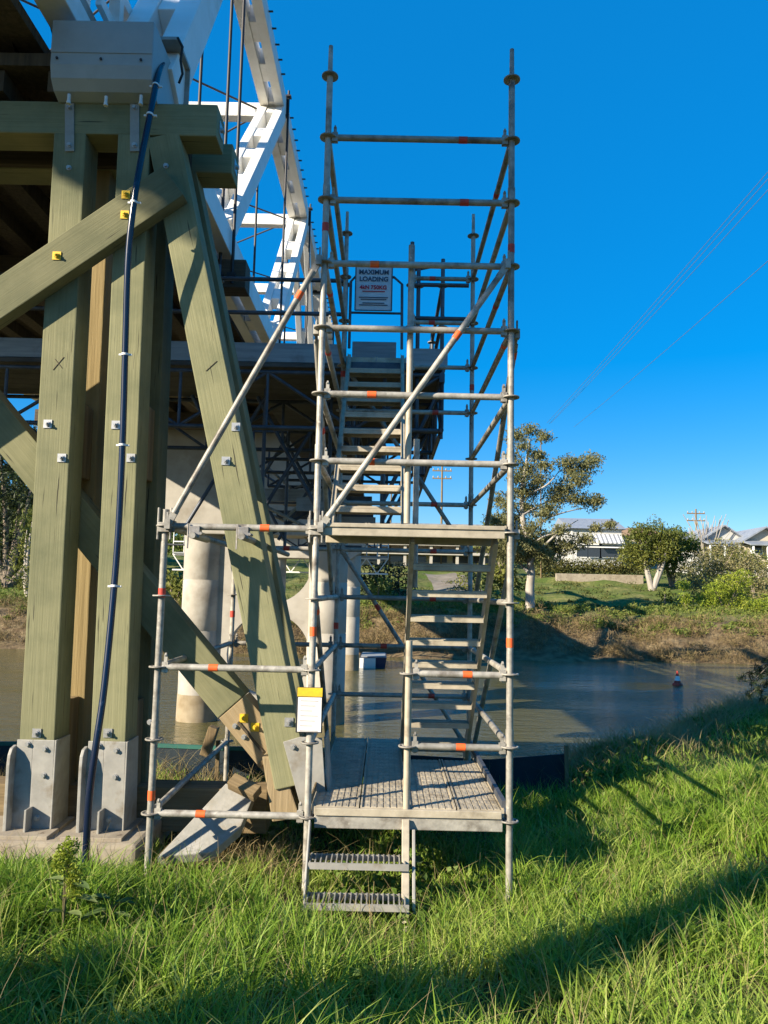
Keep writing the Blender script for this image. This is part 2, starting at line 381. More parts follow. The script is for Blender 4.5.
for k, t in ((10, .735), (9, .745), (8, .27), (7, None), (6, .27), (5, .27)):
    ledger((SW, 0, .5 * k), (0, 0, .5 * k), (t,) if t else (), red=k > 8)
NX = -.715                                       # the newel between stair and entry
for k, t in ((2, .58), (1, .52)): ledger((NX, 0, .5 * k - .01), (0, 0, .5 * k - .01), (t,))
nw = MB().tube((NX, -.0, -.06), (NX, 0, 1.22), TR, 14).build('newel_post', M_alu, tower)
for k in (1, 2): inst('rosette', ROS, (NX, 0, .5 * k - .01), nw)
for k, t in ((4, .66), (2, .36), (0, .32)): ledger((LB, 0, .5 * k), (SW, 0, .5 * k), (t,))
for k in (0, 2, 4): ledger((LB, 0, .5 * k), (LB, SD, .5 * k), (.55,) if k == 2 else ())
for k in range(11):                               # both long sides
    if k == 4: continue
    ledger((0, 0, .5 * k), (0, SD, .5 * k), (.3,) if k in (10, 8) else (.12,) if k == 7 else (), red=k > 7)
    ledger((SW, 0, .5 * k), (SW, SD, .5 * k), (.22,) if k in (8, 7) else (), red=True)
for k in (10, 9, 8, 7, 5, 4, 3, 2, 1):
    ledger((SW if k < 8 else NX + .02, SD, .5 * k), (0, SD, .5 * k), () if k == 8 else (.72,) if k < 8 and k != 2 else (.36,), red=True)
    if k in (4, 2): ledger((LB, SD, .5 * k), (SW, SD, .5 * k), (.5,), red=True)
brace((SW + .03, -.06, 2.0), (-.03, -.06, 4.0), (.72,))
brace((LB + .03, -.06, 2.0), (SW - .03, -.06, 4.0), (.86,))
brace((.05, .03, 3.5), (.05, SD - .03, 1.5), (.06,))
brace((.05, .03, 2.0), (.05, SD - .03, 0.0))
brace((SW - .05, .03, 3.5), (SW - .05, SD - .03, 1.5), (.3,), red=True)
brace((SW - .05, .03, 2.0), (SW - .05, SD - .03, 0.0), (.3,))
brace((SW + .03, SD + .06, 4.0), (-.03, SD + .06, 2.0), (.45,), red=True)
brace((SW + .03, SD + .06, 2.0), (-.03, SD + .06, 0.0), (.3,), red=True)
# tie tubes that reach back to the trestle, held by swivel couplers
def coupler(mb, c):
    mb.lathe([(TR, -.03), (TR + .012, -.03), (TR + .012, .03), (TR, .03), (TR, -.03)], c, 12); mb.box((c[0], c[1] - .03, c[2]), (.05, .03, .05)); mb.tube((c[0] - .03, c[1] - .04, c[2] + .05), (c[0] - .03, c[1] - .04, c[2] - .08), .008, 8)
for x, y1, zz in ((-1.92, SD - .1, 1.93), (-2.27, .365, 1.93)):
    o = MB().tube((x, -.10, zz), (x, y1, zz), TR, 14).build('tie_tube', M_galv, tower)
    cb = MB(); cb.box((x, 0, zz + .03), (.075, .075, .085)); cb.tube((x - .045, -.035, zz + .09), (x - .045, -.035, zz - .09), .007, 8); cb.tube((x + .045, -.04, zz + .02), (x + .045, .06, zz + .02), .011, 8)
    cb.build('coupler', M_clamp, o, .006)
#tie2 = MB().tube((LB + .05, .06, 2.06), (SW - .05, .06, 2.06), TR, 14).build('tie_tube', M_galv, tower)
# head clamps around the k=4 nodes
for x in (SW, LB):
    cb = MB()
    for s in (-1, 1): cb.bar((x + s * .045, -.02, 1.9), (x + s * .045, -.02, 2.13), .012, .03, up=(0, -1, 0))
    cb.box((x, -.03, 1.99), (.085, .02, .07)); cb.build('wedge_clamp', M_galv, tower, .004)

# deck planks
def plank_mat():
    m = M_alu.copy(); m.name = 'deck_plank_steel'; n = m.node_tree.nodes; l = m.node_tree.links
    b = [x for x in n if x.type == 'BSDF_PRINCIPLED'][0]; tc = n.new('ShaderNodeTexCoord'); mp = n.new('ShaderNodeMapping'); mp.inputs['Scale'].default_value = (1, 1, 1)
    br = n.new('ShaderNodeTexBrick'); br.inputs['Scale'].default_value = 1; br.inputs['Brick Width'].default_value = .05; br.inputs['Row Height'].default_value = .075; br.inputs['Mortar Size'].default_value = .012; br.inputs['Mortar Smooth'].default_value = .6
    br.inputs['Color1'].default_value = C(1, 1, 1); br.inputs['Color2'].default_value = C(.8, .8, .8); br.inputs['Mortar'].default_value = C(0, 0, 0)
    l.new(tc.outputs['Object'], mp.inputs[0]); l.new(mp.outputs[0], br.inputs['Vector'])
    bp = n.new('ShaderNodeBump'); bp.inputs['Strength'].default_value = .35; bp.inputs['Distance'].default_value = .008
    l.new(br.outputs['Color'], bp.inputs['Height']); l.new(bp.outputs[0], b.inputs['Normal'])
    return m
M_plank = plank_mat()
def plank(x0, x1, y0, y1, z, parent):
    """steel deck plank: pan, rolled edges and raised rows of punched ribs"""
    mb = MB().span((x0, y0, z - .055), (x1, y1, z - .006))
    mb.span((x0, y0, z - .006), (x0 + .012, y1, z + .006)); mb.span((x1 - .012, y0, z - .006), (x1, y1, z + .006))
    nr = 6; w = (x1 - x0 - .05) / nr
    for i in range(nr):
        xa = x0 + .025 + i * w; n = max(1, round((y1 - y0) / .13)); L = (y1 - y0) / n
        for j in range(n): mb.span((xa + .005, y0 + j * L + .006, z - .006), (xa + w - .005, y0 + (j + 1) * L - .006, z - .001))
    return mb.build('deck_plank', M_plank, parent)
for i in range(2): plank(-1.37 + i * .335, -1.37 + i * .335 + .325, .0, 2.5, .075, tower)
for i in range(2): plank(-.695 + i * .335, -.695 + i * .335 + .325, .0, 1.55, .075, tower)
for y_, h_ in ((-.005, .085), (SD, .07), (1.55, .06)): MB().bar((SW + .05, y_, -.025), (-.05, y_, -.025), .05, h_).build('transom', M_galv, tower, .006)
MB().bar((SW + .05, -.035, .045), (-.06, -.035, .045), .02, .05).build('deck_edge', M_alu, tower, .004)
MB().span((-.05, .02, .08), (-.02, 2.5, .13)).build('deck_edge', M_darksteel, tower)
MB().span((-1.385, .02, .08), (-1.375, 2.5, .14)).build('deck_edge', M_timber_brown, tower)
# intermediate landing (front) and top landing (rear)
for i in range(4): plank(-1.36 + i * .335, -1.36 + i * .335 + .325, -.02, .32, 2.045, tower)
for y_, z_, w_, h_ in ((-.02, 1.985, .045, .06), (-.045, 2.03, .02, .03), (.33, 1.96, .045, .07)): MB().bar((SW + .045, y_, z_), (-.045, y_, z_), w_, h_).build('transom', M_alu, tower, .005)
for i in range(2): plank(-1.36 + i * .325, -1.36 + i * .325 + .315, 2.40, 2.84, 4.045, tower)
MB().bar((SW + .05, 2.42, 3.95), (NX, 2.42, 3.95), .045, .08).build('transom', M_darksteel, tower, .005)

def stair(x0, x1, y0, z0, y1, z1, n, mt):
    """flight from the foot (y0,z0) to the head (y1,z1)"""
    fl = MB(); d = V((0, y1 - y0, z1 - z0)).normalized(); up = V((0, -d.z, d.y)) if d.y > 0 else V((0, d.z, -d.y))
    root = None
    for x in (x0, x1):
        mb = MB().bar((x, y0, z0), (x, y1, z1), .03, .10, up=up)
        mb.bar((x - .018, y0, z0), (x - .018, y1, z1), .006, .13, up=up)
        o = mb.build('stringer', mt, root or tower, .003)
        if root is None: o.name = 'stair_flight'; root = o
    for i in range(1, n + 1):
        t = i / (n + 1); y = y0 + (y1 - y0) * t; z = z0 + (z1 - z0) * t
        mb = MB().span((x0 + .014, y - .085, z - .005), (x1 - .02, y + .085, z + .012))
        for yy in (y - .085, y + .075): mb.span((x0 + .014, yy, z - .036), (x1 - .02, yy + .01, z - .005))
        for j in range(4): mb.span((x0 + .02, y - .07 + j * .042, z + .012), (x1 - .03, y - .055 + j * .042, z + .018))
        mb.build('tread', mt, root, .003)
    return root
stair(-.70, -.085, 2.08, -.02, .14, 1.96, 9, M_alu)
stair(-1.32, -.76, .42, 2.02, 2.38, 4.02, 9, M_alu)
# stair guard posts
for x, y, z0, z1, mt in ((-.745, .06, 2.06, 3.45, M_alu), (-.665, .52, 1.6, 2.78, M_galv)):
    o = MB().tube((x, y, z0), (x, y, z1), TR, 12).build('guard_post', mt, tower)
MB().tube((-.745, .06, 3.45), (-.745, .06, 4.18), TR, 12).build('guard_post', M_galv, tower)

# entry steps in front of the lower deck
st = MB()
st.bar((-1.375, -.05, -.02), (-1.375, -.42, -.70), .012, .11, up=(0, -.8, .45))
o = st.build('step_unit', M_galv_plate, tower, .003)
MB().bar((-.72, -.03, -.0), (-.72, -.40, -.72), .05, .05, up=(0, -.8, .45)).build('side_rail', M_alu, o, .004)
MB().bar((-.665, -.06, -.06), (-.665, -.36, -.66), .02, .07, up=(0, -.8, .45)).build('side_rail', M_galv_plate, o, .004)
for y, z in ((-.13, -.235), (-.30, -.425)):
    mb = MB().span((-1.365, y - .10, z - .035), (-.70, y - .085, z + .005)); mb.span((-1.365, y + .075, z - .035), (-.70, y + .085, z + .005))
    for j in range(19): mb.span((-1.36 + j * .035, y - .085, z - .022), (-1.352 + j * .035, y + .08, z + .012))
    mb.build('tread', M_galv_plate, o)

# tag holder on the front left standard
tg = thing('scaffold_tag', 'white inspection tag with a yellow header hung on a scaffold post', 'tag', at(309.5, 733, -.04))
c0, c1 = at(297, 687, -.045), at(322, 733, -.045)
MB().span((c0.x, -.052, c1.z), (c1.x, -.040, c0.z)).build('holder', M_black, tg, .003)
zh = c0.z - (c0.z - c1.z) * .2
MB().span((c0.x + .012, -.057, c1.z + .008), (c1.x - .008, -.0525, zh - .006)).build('paper_sheet', M_paper, tg)
for k_ in range(7):
    zl_ = zh - .03 - k_ * .034; MB().span((c0.x + .03, -.0582, zl_ - .002), (c1.x - .03 - .02 * (k_ % 3), -.0572, zl_ + .002)).build('ruled_line', M_line, tg)
MB().span((c0.x + .006, -.058, zh), (c1.x - .004, -.0525, c0.z - .002)).build('header_strip', M_yellow, tg)

# ------------------------------------------------------------------ timber trestle
TF, TD, TW = .40, .27, .262                      # front face depth, timber depth, timber width
trs = thing('timber_trestle', 'big green-tinted timber trestle with raking leg and steel shoes carrying the white bridge', 'trestle', (-3.4, .7, -.26))
BOLT = MB(); BOLT.box((0, -.004, 0), (.085, .008, .085)); BOLT.lathe([(.028, 0), (.028, .003)], (0, 0, 0), 12)
BOLT = MB().box((0, -.004, 0), (.066, .008, .066)); BOLT.tube((0, -.008, 0), (0, -.012, 0), .026, 12); BOLT.tube((0, -.012, 0), (0, -.028, 0), .019, 6); BOLT.tube((0, -.028, 0), (0, -.045, 0), .010, 8)
BOLT_ME = BOLT.mesh('bolt', M_bolt); BOLT_Y = BOLT_ME.copy(); BOLT_Y.materials.clear(); BOLT_Y.materials.append(M_yellow)
SB = MB().tube((0, 0, 0), (0, -.006, 0), .022, 12); SB.tube((0, -.006, 0), (0, -.022, 0), .015, 6); SB_ME = SB.mesh('bolt', M_bolt)

cy1, cy2 = TF + TD / 2, .95 + TD / 2
def pt(px, py, Y=TF): return at(px, py, Y)
def axis(px0, py0, px1, py1, ztop, zbot, Y):
    a, b_ = at(px0, py0, TF), at(px1, py1, TF); d = (b_ - a) / (b_.z - a.z)
    p = a + d * (zbot - a.z); q = a + d * (ztop - a.z); p.y = q.y = Y; return p, q
CAPZ0, CAPZ1 = 5.25, 5.52
legs = {'A': (37, 736, 70, 133), 'B': (108, 736, 134, 133), 'R': (283, 741, 163, 135)}
up_y = (0, -1, 0)
posts = {}
for key, px in legs.items():
    for ff, yc in ((0, cy1), (1, cy2)):
        p, q = axis(*px, CAPZ0, -.22 if key != 'R' else .1, yc)
        nm = 'raking_leg' if key == 'R' else 'post'
        posts[key, ff] = timber(nm, p, q, TW + (.0 if key != 'R' else .0), TD, M_timber if not (ff and key == 'A') else M_timber_sunlit, trs)  # rear post A gets the tone with sunlight painted in
CX = -5.9                                        # bridge centre line: the other half of the trestle mirrors this one
for key, px in legs.items():
    for yc in (cy1, cy2):
        p, q = axis(*px, CAPZ0, -.1, yc); p.x = 2 * CX - p.x; q.x = 2 * CX - q.x
        timber('raking_leg' if key == 'R' else 'post', p, q, TW, TD, M_timber, trs)
for y, xr in ((cy1, -2.355), (cy2, -2.34)):
    timber('cap_beam', (2 * CX - xr, y, (CAPZ0 + CAPZ1) / 2), (xr, y, (CAPZ0 + CAPZ1) / 2), .28, TD, M_timber, trs, .012)
    me = MB().box((0, 0, 0), (.006, .11, .11)); me.tube((.003, 0, 0), (.03, 0, 0), .02, 8)
    link('bolt', me.mesh('bolt', M_bolt), Matrix.Translation((xr + .004, y, 5.38)), trs)
# packers between the two frames
for key in ('A', 'B', 'R'):
    for z0, h in ((2.45, .62), (-.1, .75)):
        p, q = axis(*legs[key], z0 + h, z0, .81)
        timber('packer', p, q, TW * .7, .27, M_timber_brown if key != 'R' else M_timber_new, trs)
# steel straps from cap to post, with bolts
for px in (70, 135):
    a = at(px, 104, TF); c = at(px, 152, TF)
    s_ = timber('strap', (c.x, TF - .007, c.z), (a.x, TF - .007, a.z), .075, .012, M_galv_plate, trs, .003)
    for f in (.12, .9): inst('bolt', SB_ME, (c.x + (a.x - c.x) * f, TF - .013, c.z + (a.z - c.z) * f), s_)
# bolts on the faces
for px, py in ((48, 424), (62, 458), (116, 425), (131, 458), (37, 733), (108, 733), (236, 427), (226, 461)):
    inst('bolt', BOLT_ME, at(px, py, TF), trs)
q = at(289, 722, TF); inst('bolt', BOLT_ME, q, trs)
for px, py in ((69, 168), (166, 166), (150, 722)): inst('bolt', SB_ME, at(px, py, TF), trs)
# big diagonal brace on the front face and the one between the frames
BF = TF - .13
a, c = at(0, 297, BF), at(173, 180, BF); d = (c - a).normalized()
up_br = timber('diagonal_brace', a - d * 3.2 + V((0, .065, 0)), c + V((0, .065, 0)), .30, .13, M_timber, trs)
for px, py in ((57, 256),): inst('bolt', BOLT_Y, at(px, py, BF), up_br)
for px, py in ((126, 195), (125, 215)): inst('bolt', BOLT_Y, at(px, py, BF), up_br)
a, c = at(15, 444, .70), at(285, 771, .70); d = (c - a).normalized(); sp = at(232, 706, .70)
t_ = (sp - a).dot(d)
lo_br = timber('diagonal_brace', a - d * 3.0 + V((0, .11, 0)), a + d * t_ + V((0, .11, 0)), .285, .22, M_timber, trs)
lo_end = timber('brace_foot', a + d * (t_ + .004) + V((0, .11, 0)), c + d * .05 + V((0, .11, 0)), .275, .21, M_timber_new, trs)
for px, py in ((244, 718), (255, 727)): inst('bolt', BOLT_Y, at(px, py, .705), lo_end)
for px, py in ((235, 726), (244, 737)): inst('bolt', SB_ME, at(px, py, .705), lo_end)
g0, g1 = at(238, 722, .697), at(263, 752, .697); MB().bar(g0, g1, .012, .02).build('joint', M_timber_dark, lo_end)
g0, g1 = at(258, 766, .69), at(285, 743, .69); MB().bar(g0, g1, .018, .03).build('joint', M_timber_brown, lo_end)
for a_, c_ in (((53, 370), (64, 357)), ((55, 359), (62, 368)), ((206, 371), (217, 361))):
    MB().bar(at(*a_, TF - .0005), at(*c_, TF - .0005), .004, .008, up=(0, -1, 0)).build('carved_mark', M_timber_dark, trs)
# shoes
def shoe(key):
    p, q = axis(*legs[key], .40, -.24, TF); d = (q - p).normalized(); sx = V((1, 0, 0))
    mb = MB(); hw = TW / 2
    mb.prism([p + sx * -.02 + V((0, -.014, 0)), p + sx * (hw + .01) + V((0, -.014, 0)), q + sx * (hw + .01) + V((0, -.014, 0)), q + sx * -.02 + V((0, -.014, 0))], (0, .012, 0))
    mb.prism([p + sx * -(hw + .03) + V((0, -.013, 0)), p + sx * -.02 + V((0, -.013, 0)), q + sx * -.02 + V((0, -.013, 0)), q + sx * -(hw + .01) + V((0, -.013, 0))], (0, .010, 0))
    fl = []                                      # left flange with a rounded top standing proud
    for yy, zz in ((0, 0), (-.10, 0), (-.10, .47), (-.09, .54), (-.06, .585), (0, .60)): fl.append(p + d * zz + sx * -(hw + .04) + V((0, yy, 0)))
    mb.prism(fl, (.024, 0, 0))
    mb.prism([p + sx * (hw + .012) + V((0, -.03, 0)), q + sx * (hw + .012) + V((0, -.014, 0)), q + sx * (hw + .012) + V((0, .24, 0)), p + sx * (hw + .012) + V((0, .27, 0))], (.012, 0, 0))
    mb.span((p.x - .012, TF - .12, p.z), (p.x + .004, TF - .015, p.z + .16))
    o = mb.build('steel_shoe', M_galv_plate, trs, .004)
    MB().span((p.x - .24, TF - .2, -.265), (p.x + .2, TF + .3, -.238)).build('base_plate', M_conc, o, .004)
    for f, s in ((.9, .55), (.6, .55), (.12, .3)): inst('bolt', SB_ME, p + (q - p) * f + sx * hw * s + V((0, -.014, 0)), o)
    inst('bolt', SB_ME, p + (q - p) * .95 + sx * -hw * .45 + V((0, -.014, 0)), o)
shoe('A'); shoe('B')
# gusset shoe of the raking leg
pr = [at(x_, y_, TF - .02) for x_, y_ in ((283, 742), (300, 737), (322, 738), (326, 806), (302, 812))]
gs = MB().prism(pr, (0, .014, 0)).build('steel_shoe', M_galv_plate, trs, .003)
MB().prism([p_ + V((.012, .02, 0)) for p_ in (pr[2], pr[3])] + [p_ + V((.012, .35, 0)) for p_ in (pr[3], pr[2])], (.014, 0, 0)).build('side_plate', M_galv_plate, gs)
for px, py in ((293, 747), (305, 741)): inst('bolt', SB_ME, at(px, py, TF - .02), gs)
# timber sill and concrete footing
timber('timber_sill', (2 * CX + 1.9, .93, -.20), (-1.80, .93, -.20), .34, .26, M_timber_brown, trs)
ft = MB(); ft.span((-9.8, .14, -.9), (-2.62, .79, -.262)); ft.span((-9.8, .79, -.9), (-2.64, 1.3, -.38))
ft.build('concrete_footing', M_conc, trs, .03)
MB().prism([at(x_, y_, .42) for x_, y_ in ((262, 757), (280, 757), (300, 818), (272, 822))], (0, .26, 0)).build('foot_block', M_timber_new, trs, .01)

# loose slab and offcut lying against the sill
def onslope(px, py, y0=-.05, z0=-.55, k=.78):      # the leaning slab's own plane
    d = ray(px, py); t = (z0 - CPOS.z + k * (CPOS.y - y0)) / (d.z - k * d.y); return CPOS + d * t
sb_ = MB().prism([onslope(*p_) for p_ in ((157, 857), (212, 852), (240, 828), (254, 795), (226, 783))], (0, .03, -.07)).build('concrete_slab', M_slab, None, .008)
tag(sb_, 'broken grey concrete slab leaning between grass and timber sill', 'slab')
a, c = at(232, 783, .50), at(256, 796, .44)
o = timber('timber_offcut', a + V((0, -.02, .02)), c + V((.02, -.05, .03)), .10, .08, M_timber_brown, None, .006, up=(0, -.6, .8)); tag(o, 'short brown timber offcut lying on top of the leaning slab', 'timber')

# ------------------------------------------------------------------ bridge
TX = -3.12; TX2 = 2 * CX - TX                    # truss planes
BCZ = 5.86; TCZ = 10.42                          # chord axes
JY = [3.55, 7.66, 11.77, 15.88, 20.0]            # panel points
Y0, Y1 = .75, 23.2
br = thing('timber_truss_bridge', 'white timber truss road bridge with twin-timber diagonals and dark hanger rods running over the river', 'bridge', (CX, .7, 5.53))

def twin(name, p, q, w, d, gap, parent, blocks=(), mt=M_white, up=(1, 0, 0)):
    """two parallel timbers with spacer blocks between them, slots showing through"""
    p, q = V(p), V(q); dr = (q - p); L = dr.length; dr.normalize(); sd = V((1, 0, 0)); u = dr.cross(sd)
    mb = MB()
    for s in (-1, 1): mb.bar(p + sd * s * (gap + w) / 2, q + sd * s * (gap + w) / 2, w, d, up=u)
    for t in blocks: c = p + (q - p) * t; mb.bar(c - dr * .22, c + dr * .22, gap, d * .86, up=u)
    return mb.build(name, mt, parent, .012)

CB_ME = MB().tube((0, 0, 0), (.14, 0, 0), .016, 6).mesh('chord_bolt', M_rod)
WT = .165; GP = .11
for X in (TX, TX2):
    j0 = (X, JY[0], TCZ); jl = (X, JY[-1], TCZ)
    twin('end_post', (X, Y0, BCZ + .02), (X, JY[0] - .06, TCZ - .02), WT + .05, .36, GP + .08, br, (.05, .3, .52, .74, .95))
    twin('end_post', (X, Y1, BCZ + .02), (X, JY[-1] + .06, TCZ - .02), WT, .34, GP, br, (.1, .35, .6, .9))
    for a, c in zip(JY[:-1], JY[1:]): twin('top_chord', (X, a + .01, TCZ), (X, c - .01, TCZ), WT, .34, GP, br, (.03, .27, .5, .73, .97))
    twin('bottom_chord', (X, Y0 - .2, BCZ), (X, Y1, BCZ), WT, .32, GP, br, [i / 12 for i in range(13)])
    for i in range(1, 3): twin('diagonal', (X, JY[i] - .1, TCZ - .18), (X, JY[i - 1] + .12, BCZ + .2), WT * .85, .27, GP + .05, br, (.04, .3, .5, .72, .96))
    for i in range(2, 4): twin('diagonal', (X, JY[i] + .1, TCZ - .18), (X, JY[i + 1] - .12, BCZ + .2), WT * .85, .27, GP + .05, br, (.04, .3, .5, .72, .96))
    for i, y in enumerate(JY):
        for dx in (-.255, .255) + ((.10,) if i == 0 and X == TX else ()):
            mb = MB().tube((X + dx, y, BCZ - .55), (X + dx, y, TCZ + (.32 if dx != .10 else -.6)), .021, 8)
            mb.box((X + dx, y, TCZ + .2), (.1, .1, .03)) if dx != .10 else None; mb.box((X + dx, y, BCZ - .46), (.1, .14, .05))
            mb.build('hanger_rod', M_rod, br)
        jb = MB().box((X, y, TCZ - .02), (.47, .07, .37)).build('joint_casting', M_rod, br, .004)
        sp = MB()                                # bolt ends along the outer face of the chord
        if i < len(JY) - 1:
            for k in range(9):
                inst('chord_bolt', CB_ME, (X + .15, y + .5 + k * .36, TCZ + .12), br)
for i, y in enumerate(JY):                       # sway struts and wind rods between the trusses
    MB().bar((TX - .24, y, TCZ - .12), (TX2 + .24, y, TCZ - .12), .2, .26).build('portal_strut', M_white, br, .012)
    if i: MB().tube((TX - .2, JY[i - 1], TCZ - .1), (TX2 + .2, y, TCZ - .1), .018, 8).build('wind_rod', M_rod, br); MB().tube((TX2 + .2, JY[i - 1], TCZ - .1), (TX - .2, y, TCZ - .1), .018, 8).build('wind_rod', M_rod, br)
    kb = MB()                                    # outrigger sway braces on the cross girder ends
    kb.bar((TX + 1.0, y, BCZ - .32), (TX + .26, y + .0, BCZ + 1.9), .12, .14, up=(0, 1, 0))
for y in [.9] + JY + [Y1]:
    xr = TX + .42
    timber('cross_girder', (2 * CX - xr, y + .15, BCZ - .42), (xr, y + .15, BCZ - .42), .36, .30, M_timber_dark, br)
for k in range(9): MB().bar((TX - .55 - k * .565, .4, BCZ - .16), (TX - .55 - k * .565, Y1, BCZ - .16), .2, .18).build('stringer', M_timber_dark, br)
dk = MB()
for k in range(76): dk.span((TX2 + .32, .35 + k * .301, BCZ - .06), (TX - .32, .35 + k * .301 + .293, BCZ + .05))
dk.build('deck', M_timber_dark, br)
for X in (TX - .36, TX2 + .36):
    rl = MB().bar((X, .6, BCZ + .22), (X, Y1, BCZ + .22), .16, .2); rl.bar((X, .6, BCZ + 1.15), (X, Y1, BCZ + 1.15), .09, .12); rl.bar((X, .6, BCZ + .75), (X, Y1, BCZ + .75), .05, .1)
    for k in range(14): rl.bar((X, 1 + k * 1.6, BCZ + .1), (X, 1 + k * 1.6, BCZ + 1.2), .1, .1, up=(0, 1, 0))
    rl.build('railing', M_white, br)
# bearing cover at the chord end
c0, c1 = at(53, 20, .20), at(150, 102, .20); c1.z = at(100, 102.5, .38).z
pf = [(.20, c0.z), (.20, c1.z + .20), (.225, c1.z + .10), (.29, c1.z + .03), (.38, c1.z), (1.15, c1.z), (1.15, c0.z)]
bx = MB().prism([(c0.x, y, z) for y, z in pf], (c1.x - c0.x, 0, 0)).build('bearing_cover', M_cover, br, .012)
fl = MB().span((c0.x + .004, .194, c1.z + .30), (c1.x - .004, .199, c0.z - .006)); fl.build('cover_plate', M_cover, bx)
for px, py in ((57, 58), (101, 59), (141, 60)): inst('bolt', MB().tube((0, 0, 0), (0, -.008, 0), .011, 8).mesh('bolt', M_rod), at(px, py, .193), bx)
for px, py in ((69, 98), (106, 100), (141, 99)):
    c = at(px, py, .30); MB().lathe([(.02, -.05), (.014, -.02), (.014, .03)], c, 8).build('drip_nozzle', M_tie, bx)
sbk = MB(); a = at(165, 55, .75)
sbk.span((a.x - .06, .6, a.z - .34), (a.x - .03, 1.0, a.z + .06)); sbk.span((a.x - .06, .6, a.z + .03), (a.x + .16, 1.0, a.z + .06)); sbk.span((a.x - .1, .98, a.z - .36), (a.x + .16, 1.0, a.z + .06))
sbk.build('end_bracket', M_galv_plate, br, .004)
MB().path([(a.x + .15, .6, a.z + .05), (a.x + .19, .62, a.z - .02), (a.x + .17, .65, a.z - .12), (a.x + .19, .66, a.z - .24), (a.x + .15, .7, a.z - .3)], .012, 6).build('cable', M_black, br)

# approach span in front of the trestle: only its edge shows at the top of the frame
ap = thing('approach_span', 'dark approach deck with olive timber edge above the trestle, beside the grey cover box', 'bridge deck', (-5.4, -1.0, 5.55))
for k in range(2): timber('girder', (-4.1 - k * .45, .95, 5.87), (-4.1 - k * .45, -1.95, 5.87), .3, .34, M_timber_dark, ap)
dk = MB()
for k in range(10): dk.span((-4.7, .95 - (k + 1) * .29, 6.06), (-3.89, .95 - k * .29 - .006, 6.16))
dk.build('deck', M_timber_dark, ap)
timber('edge_beam', (-3.83, .95, 6.06), (-3.83, -1.95, 6.06), .10, .24, M_timber, ap)
MB().bar((-3.67, .95, 6.31), (-3.67, -2.6, 6.31), .26, .22).build('kerb', M_white, ap, .01)
MB().bar((-3.60, .95, 6.52), (-3.60, -2.6, 6.52), .05, .12).build('kerb_angle', M_galv_plate, ap, .004)
for k in range(4): MB().bar((-3.72, .8 - k * 1.05, 6.43), (-3.72, .8 - k * 1.05, 7.6), .12, .12, up=(0, 1, 0)).build('rail_post', M_white, ap, .008)
for z, h_ in ((7.5, .14), (7.0, .12)): MB().bar((-3.64, .9, z), (-3.64, -2.6, z), .05, h_).build('rail', M_white, ap, .008)

# blue conduit hanging from the cover box to the grass
pp = [at(x_, y_, Y_) for x_, y_, Y_ in ((163, 62, .55), (158, 75, .30), (150, 115, .12), (140, 165, .10), (133, 210, .10), (128, 260, .14), (125.5, 340, .20), (123, 430, .22), (119, 520, .20), (113, 600, .14), (104, 690, .02), (96, 745, -.06), (89, 800, -.10), (85.5, 862, -.12))]
def spline(P, n=6):
    out = []
    for i in range(len(P) - 1):
        p0, p1, p2, p3 = P[max(i - 1, 0)], P[i], P[i + 1], P[min(i + 2, len(P) - 1)]
        for k in range(n):
            t = k / n; out.append(.5 * ((2 * p1) + (p2 - p0) * t + (2 * p0 - 5 * p1 + 4 * p2 - p3) * t * t + (3 * p1 - p0 - 3 * p2 + p3) * t ** 3))
    return out + [P[-1]]
pipe = thing('conduit_pipe', 'glossy dark blue conduit pipe hanging down the timber post into the grass', 'pipe', pp[-1])
PS = spline(pp); MB().path(PS, .024, 12).build('tube', M_pipe, pipe)
for py in (88, 118, 205, 353, 441, 588):
    i = min(range(len(PS) - 1), key=lambda k: abs(((PS[k] - CPOS).z / (PS[k] - CPOS).y) - (ray(120, py).z / ray(120, py).y)))
    d = (PS[i + 1] - PS[i]).normalized(); mb = MB().tube(PS[i] - d * .008, PS[i] + d * .008, .029, 12)
    mb.bar(PS[i] + V((-.05, .01, 0)), PS[i] + V((.05, .01, 0)), .014, .014); mb.build('cable_tie', M_tie, pipe)

# ------------------------------------------------------------------ hung work platform under the bridge
hp = thing('hanging_scaffold', 'dark suspended scaffold platform with lattice girders, guard rails and toe boards under the bridge', 'scaffold', (-3, 3, 4.0))
HX0, HX1 = -9.2, -.30
def lattice(y, x0, x1, zt, zb, mt=M_darksteel, name='lattice_girder'):
    mb = MB().tube((x0, y, zt), (x1, y, zt), .026, 8); mb.tube((x0, y, zb), (x1, y, zb), .026, 8)
    n = max(1, round((x1 - x0) / 1.0)); w = (x1 - x0) / n
    for i in range(n + 1): mb.tube((x0 + i * w, y, zb), (x0 + i * w, y, zt), .02, 6)
    for i in range(n): mb.tube((x0 + i * w, y, zt if i % 2 else zb), (x0 + (i + 1) * w, y, zb if i % 2 else zt), .02, 6)
    return mb.build(name, mt, hp)
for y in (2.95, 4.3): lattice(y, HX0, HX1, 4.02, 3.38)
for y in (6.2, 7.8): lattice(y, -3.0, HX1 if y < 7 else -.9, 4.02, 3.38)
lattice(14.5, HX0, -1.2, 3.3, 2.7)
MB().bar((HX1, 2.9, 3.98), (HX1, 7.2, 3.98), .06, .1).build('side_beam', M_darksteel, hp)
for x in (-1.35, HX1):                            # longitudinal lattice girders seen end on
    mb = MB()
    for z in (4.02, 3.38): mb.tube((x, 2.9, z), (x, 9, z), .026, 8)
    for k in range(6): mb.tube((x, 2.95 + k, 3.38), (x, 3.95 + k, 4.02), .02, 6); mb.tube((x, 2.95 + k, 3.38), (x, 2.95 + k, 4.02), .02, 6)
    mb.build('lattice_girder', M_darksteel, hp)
mb = MB()
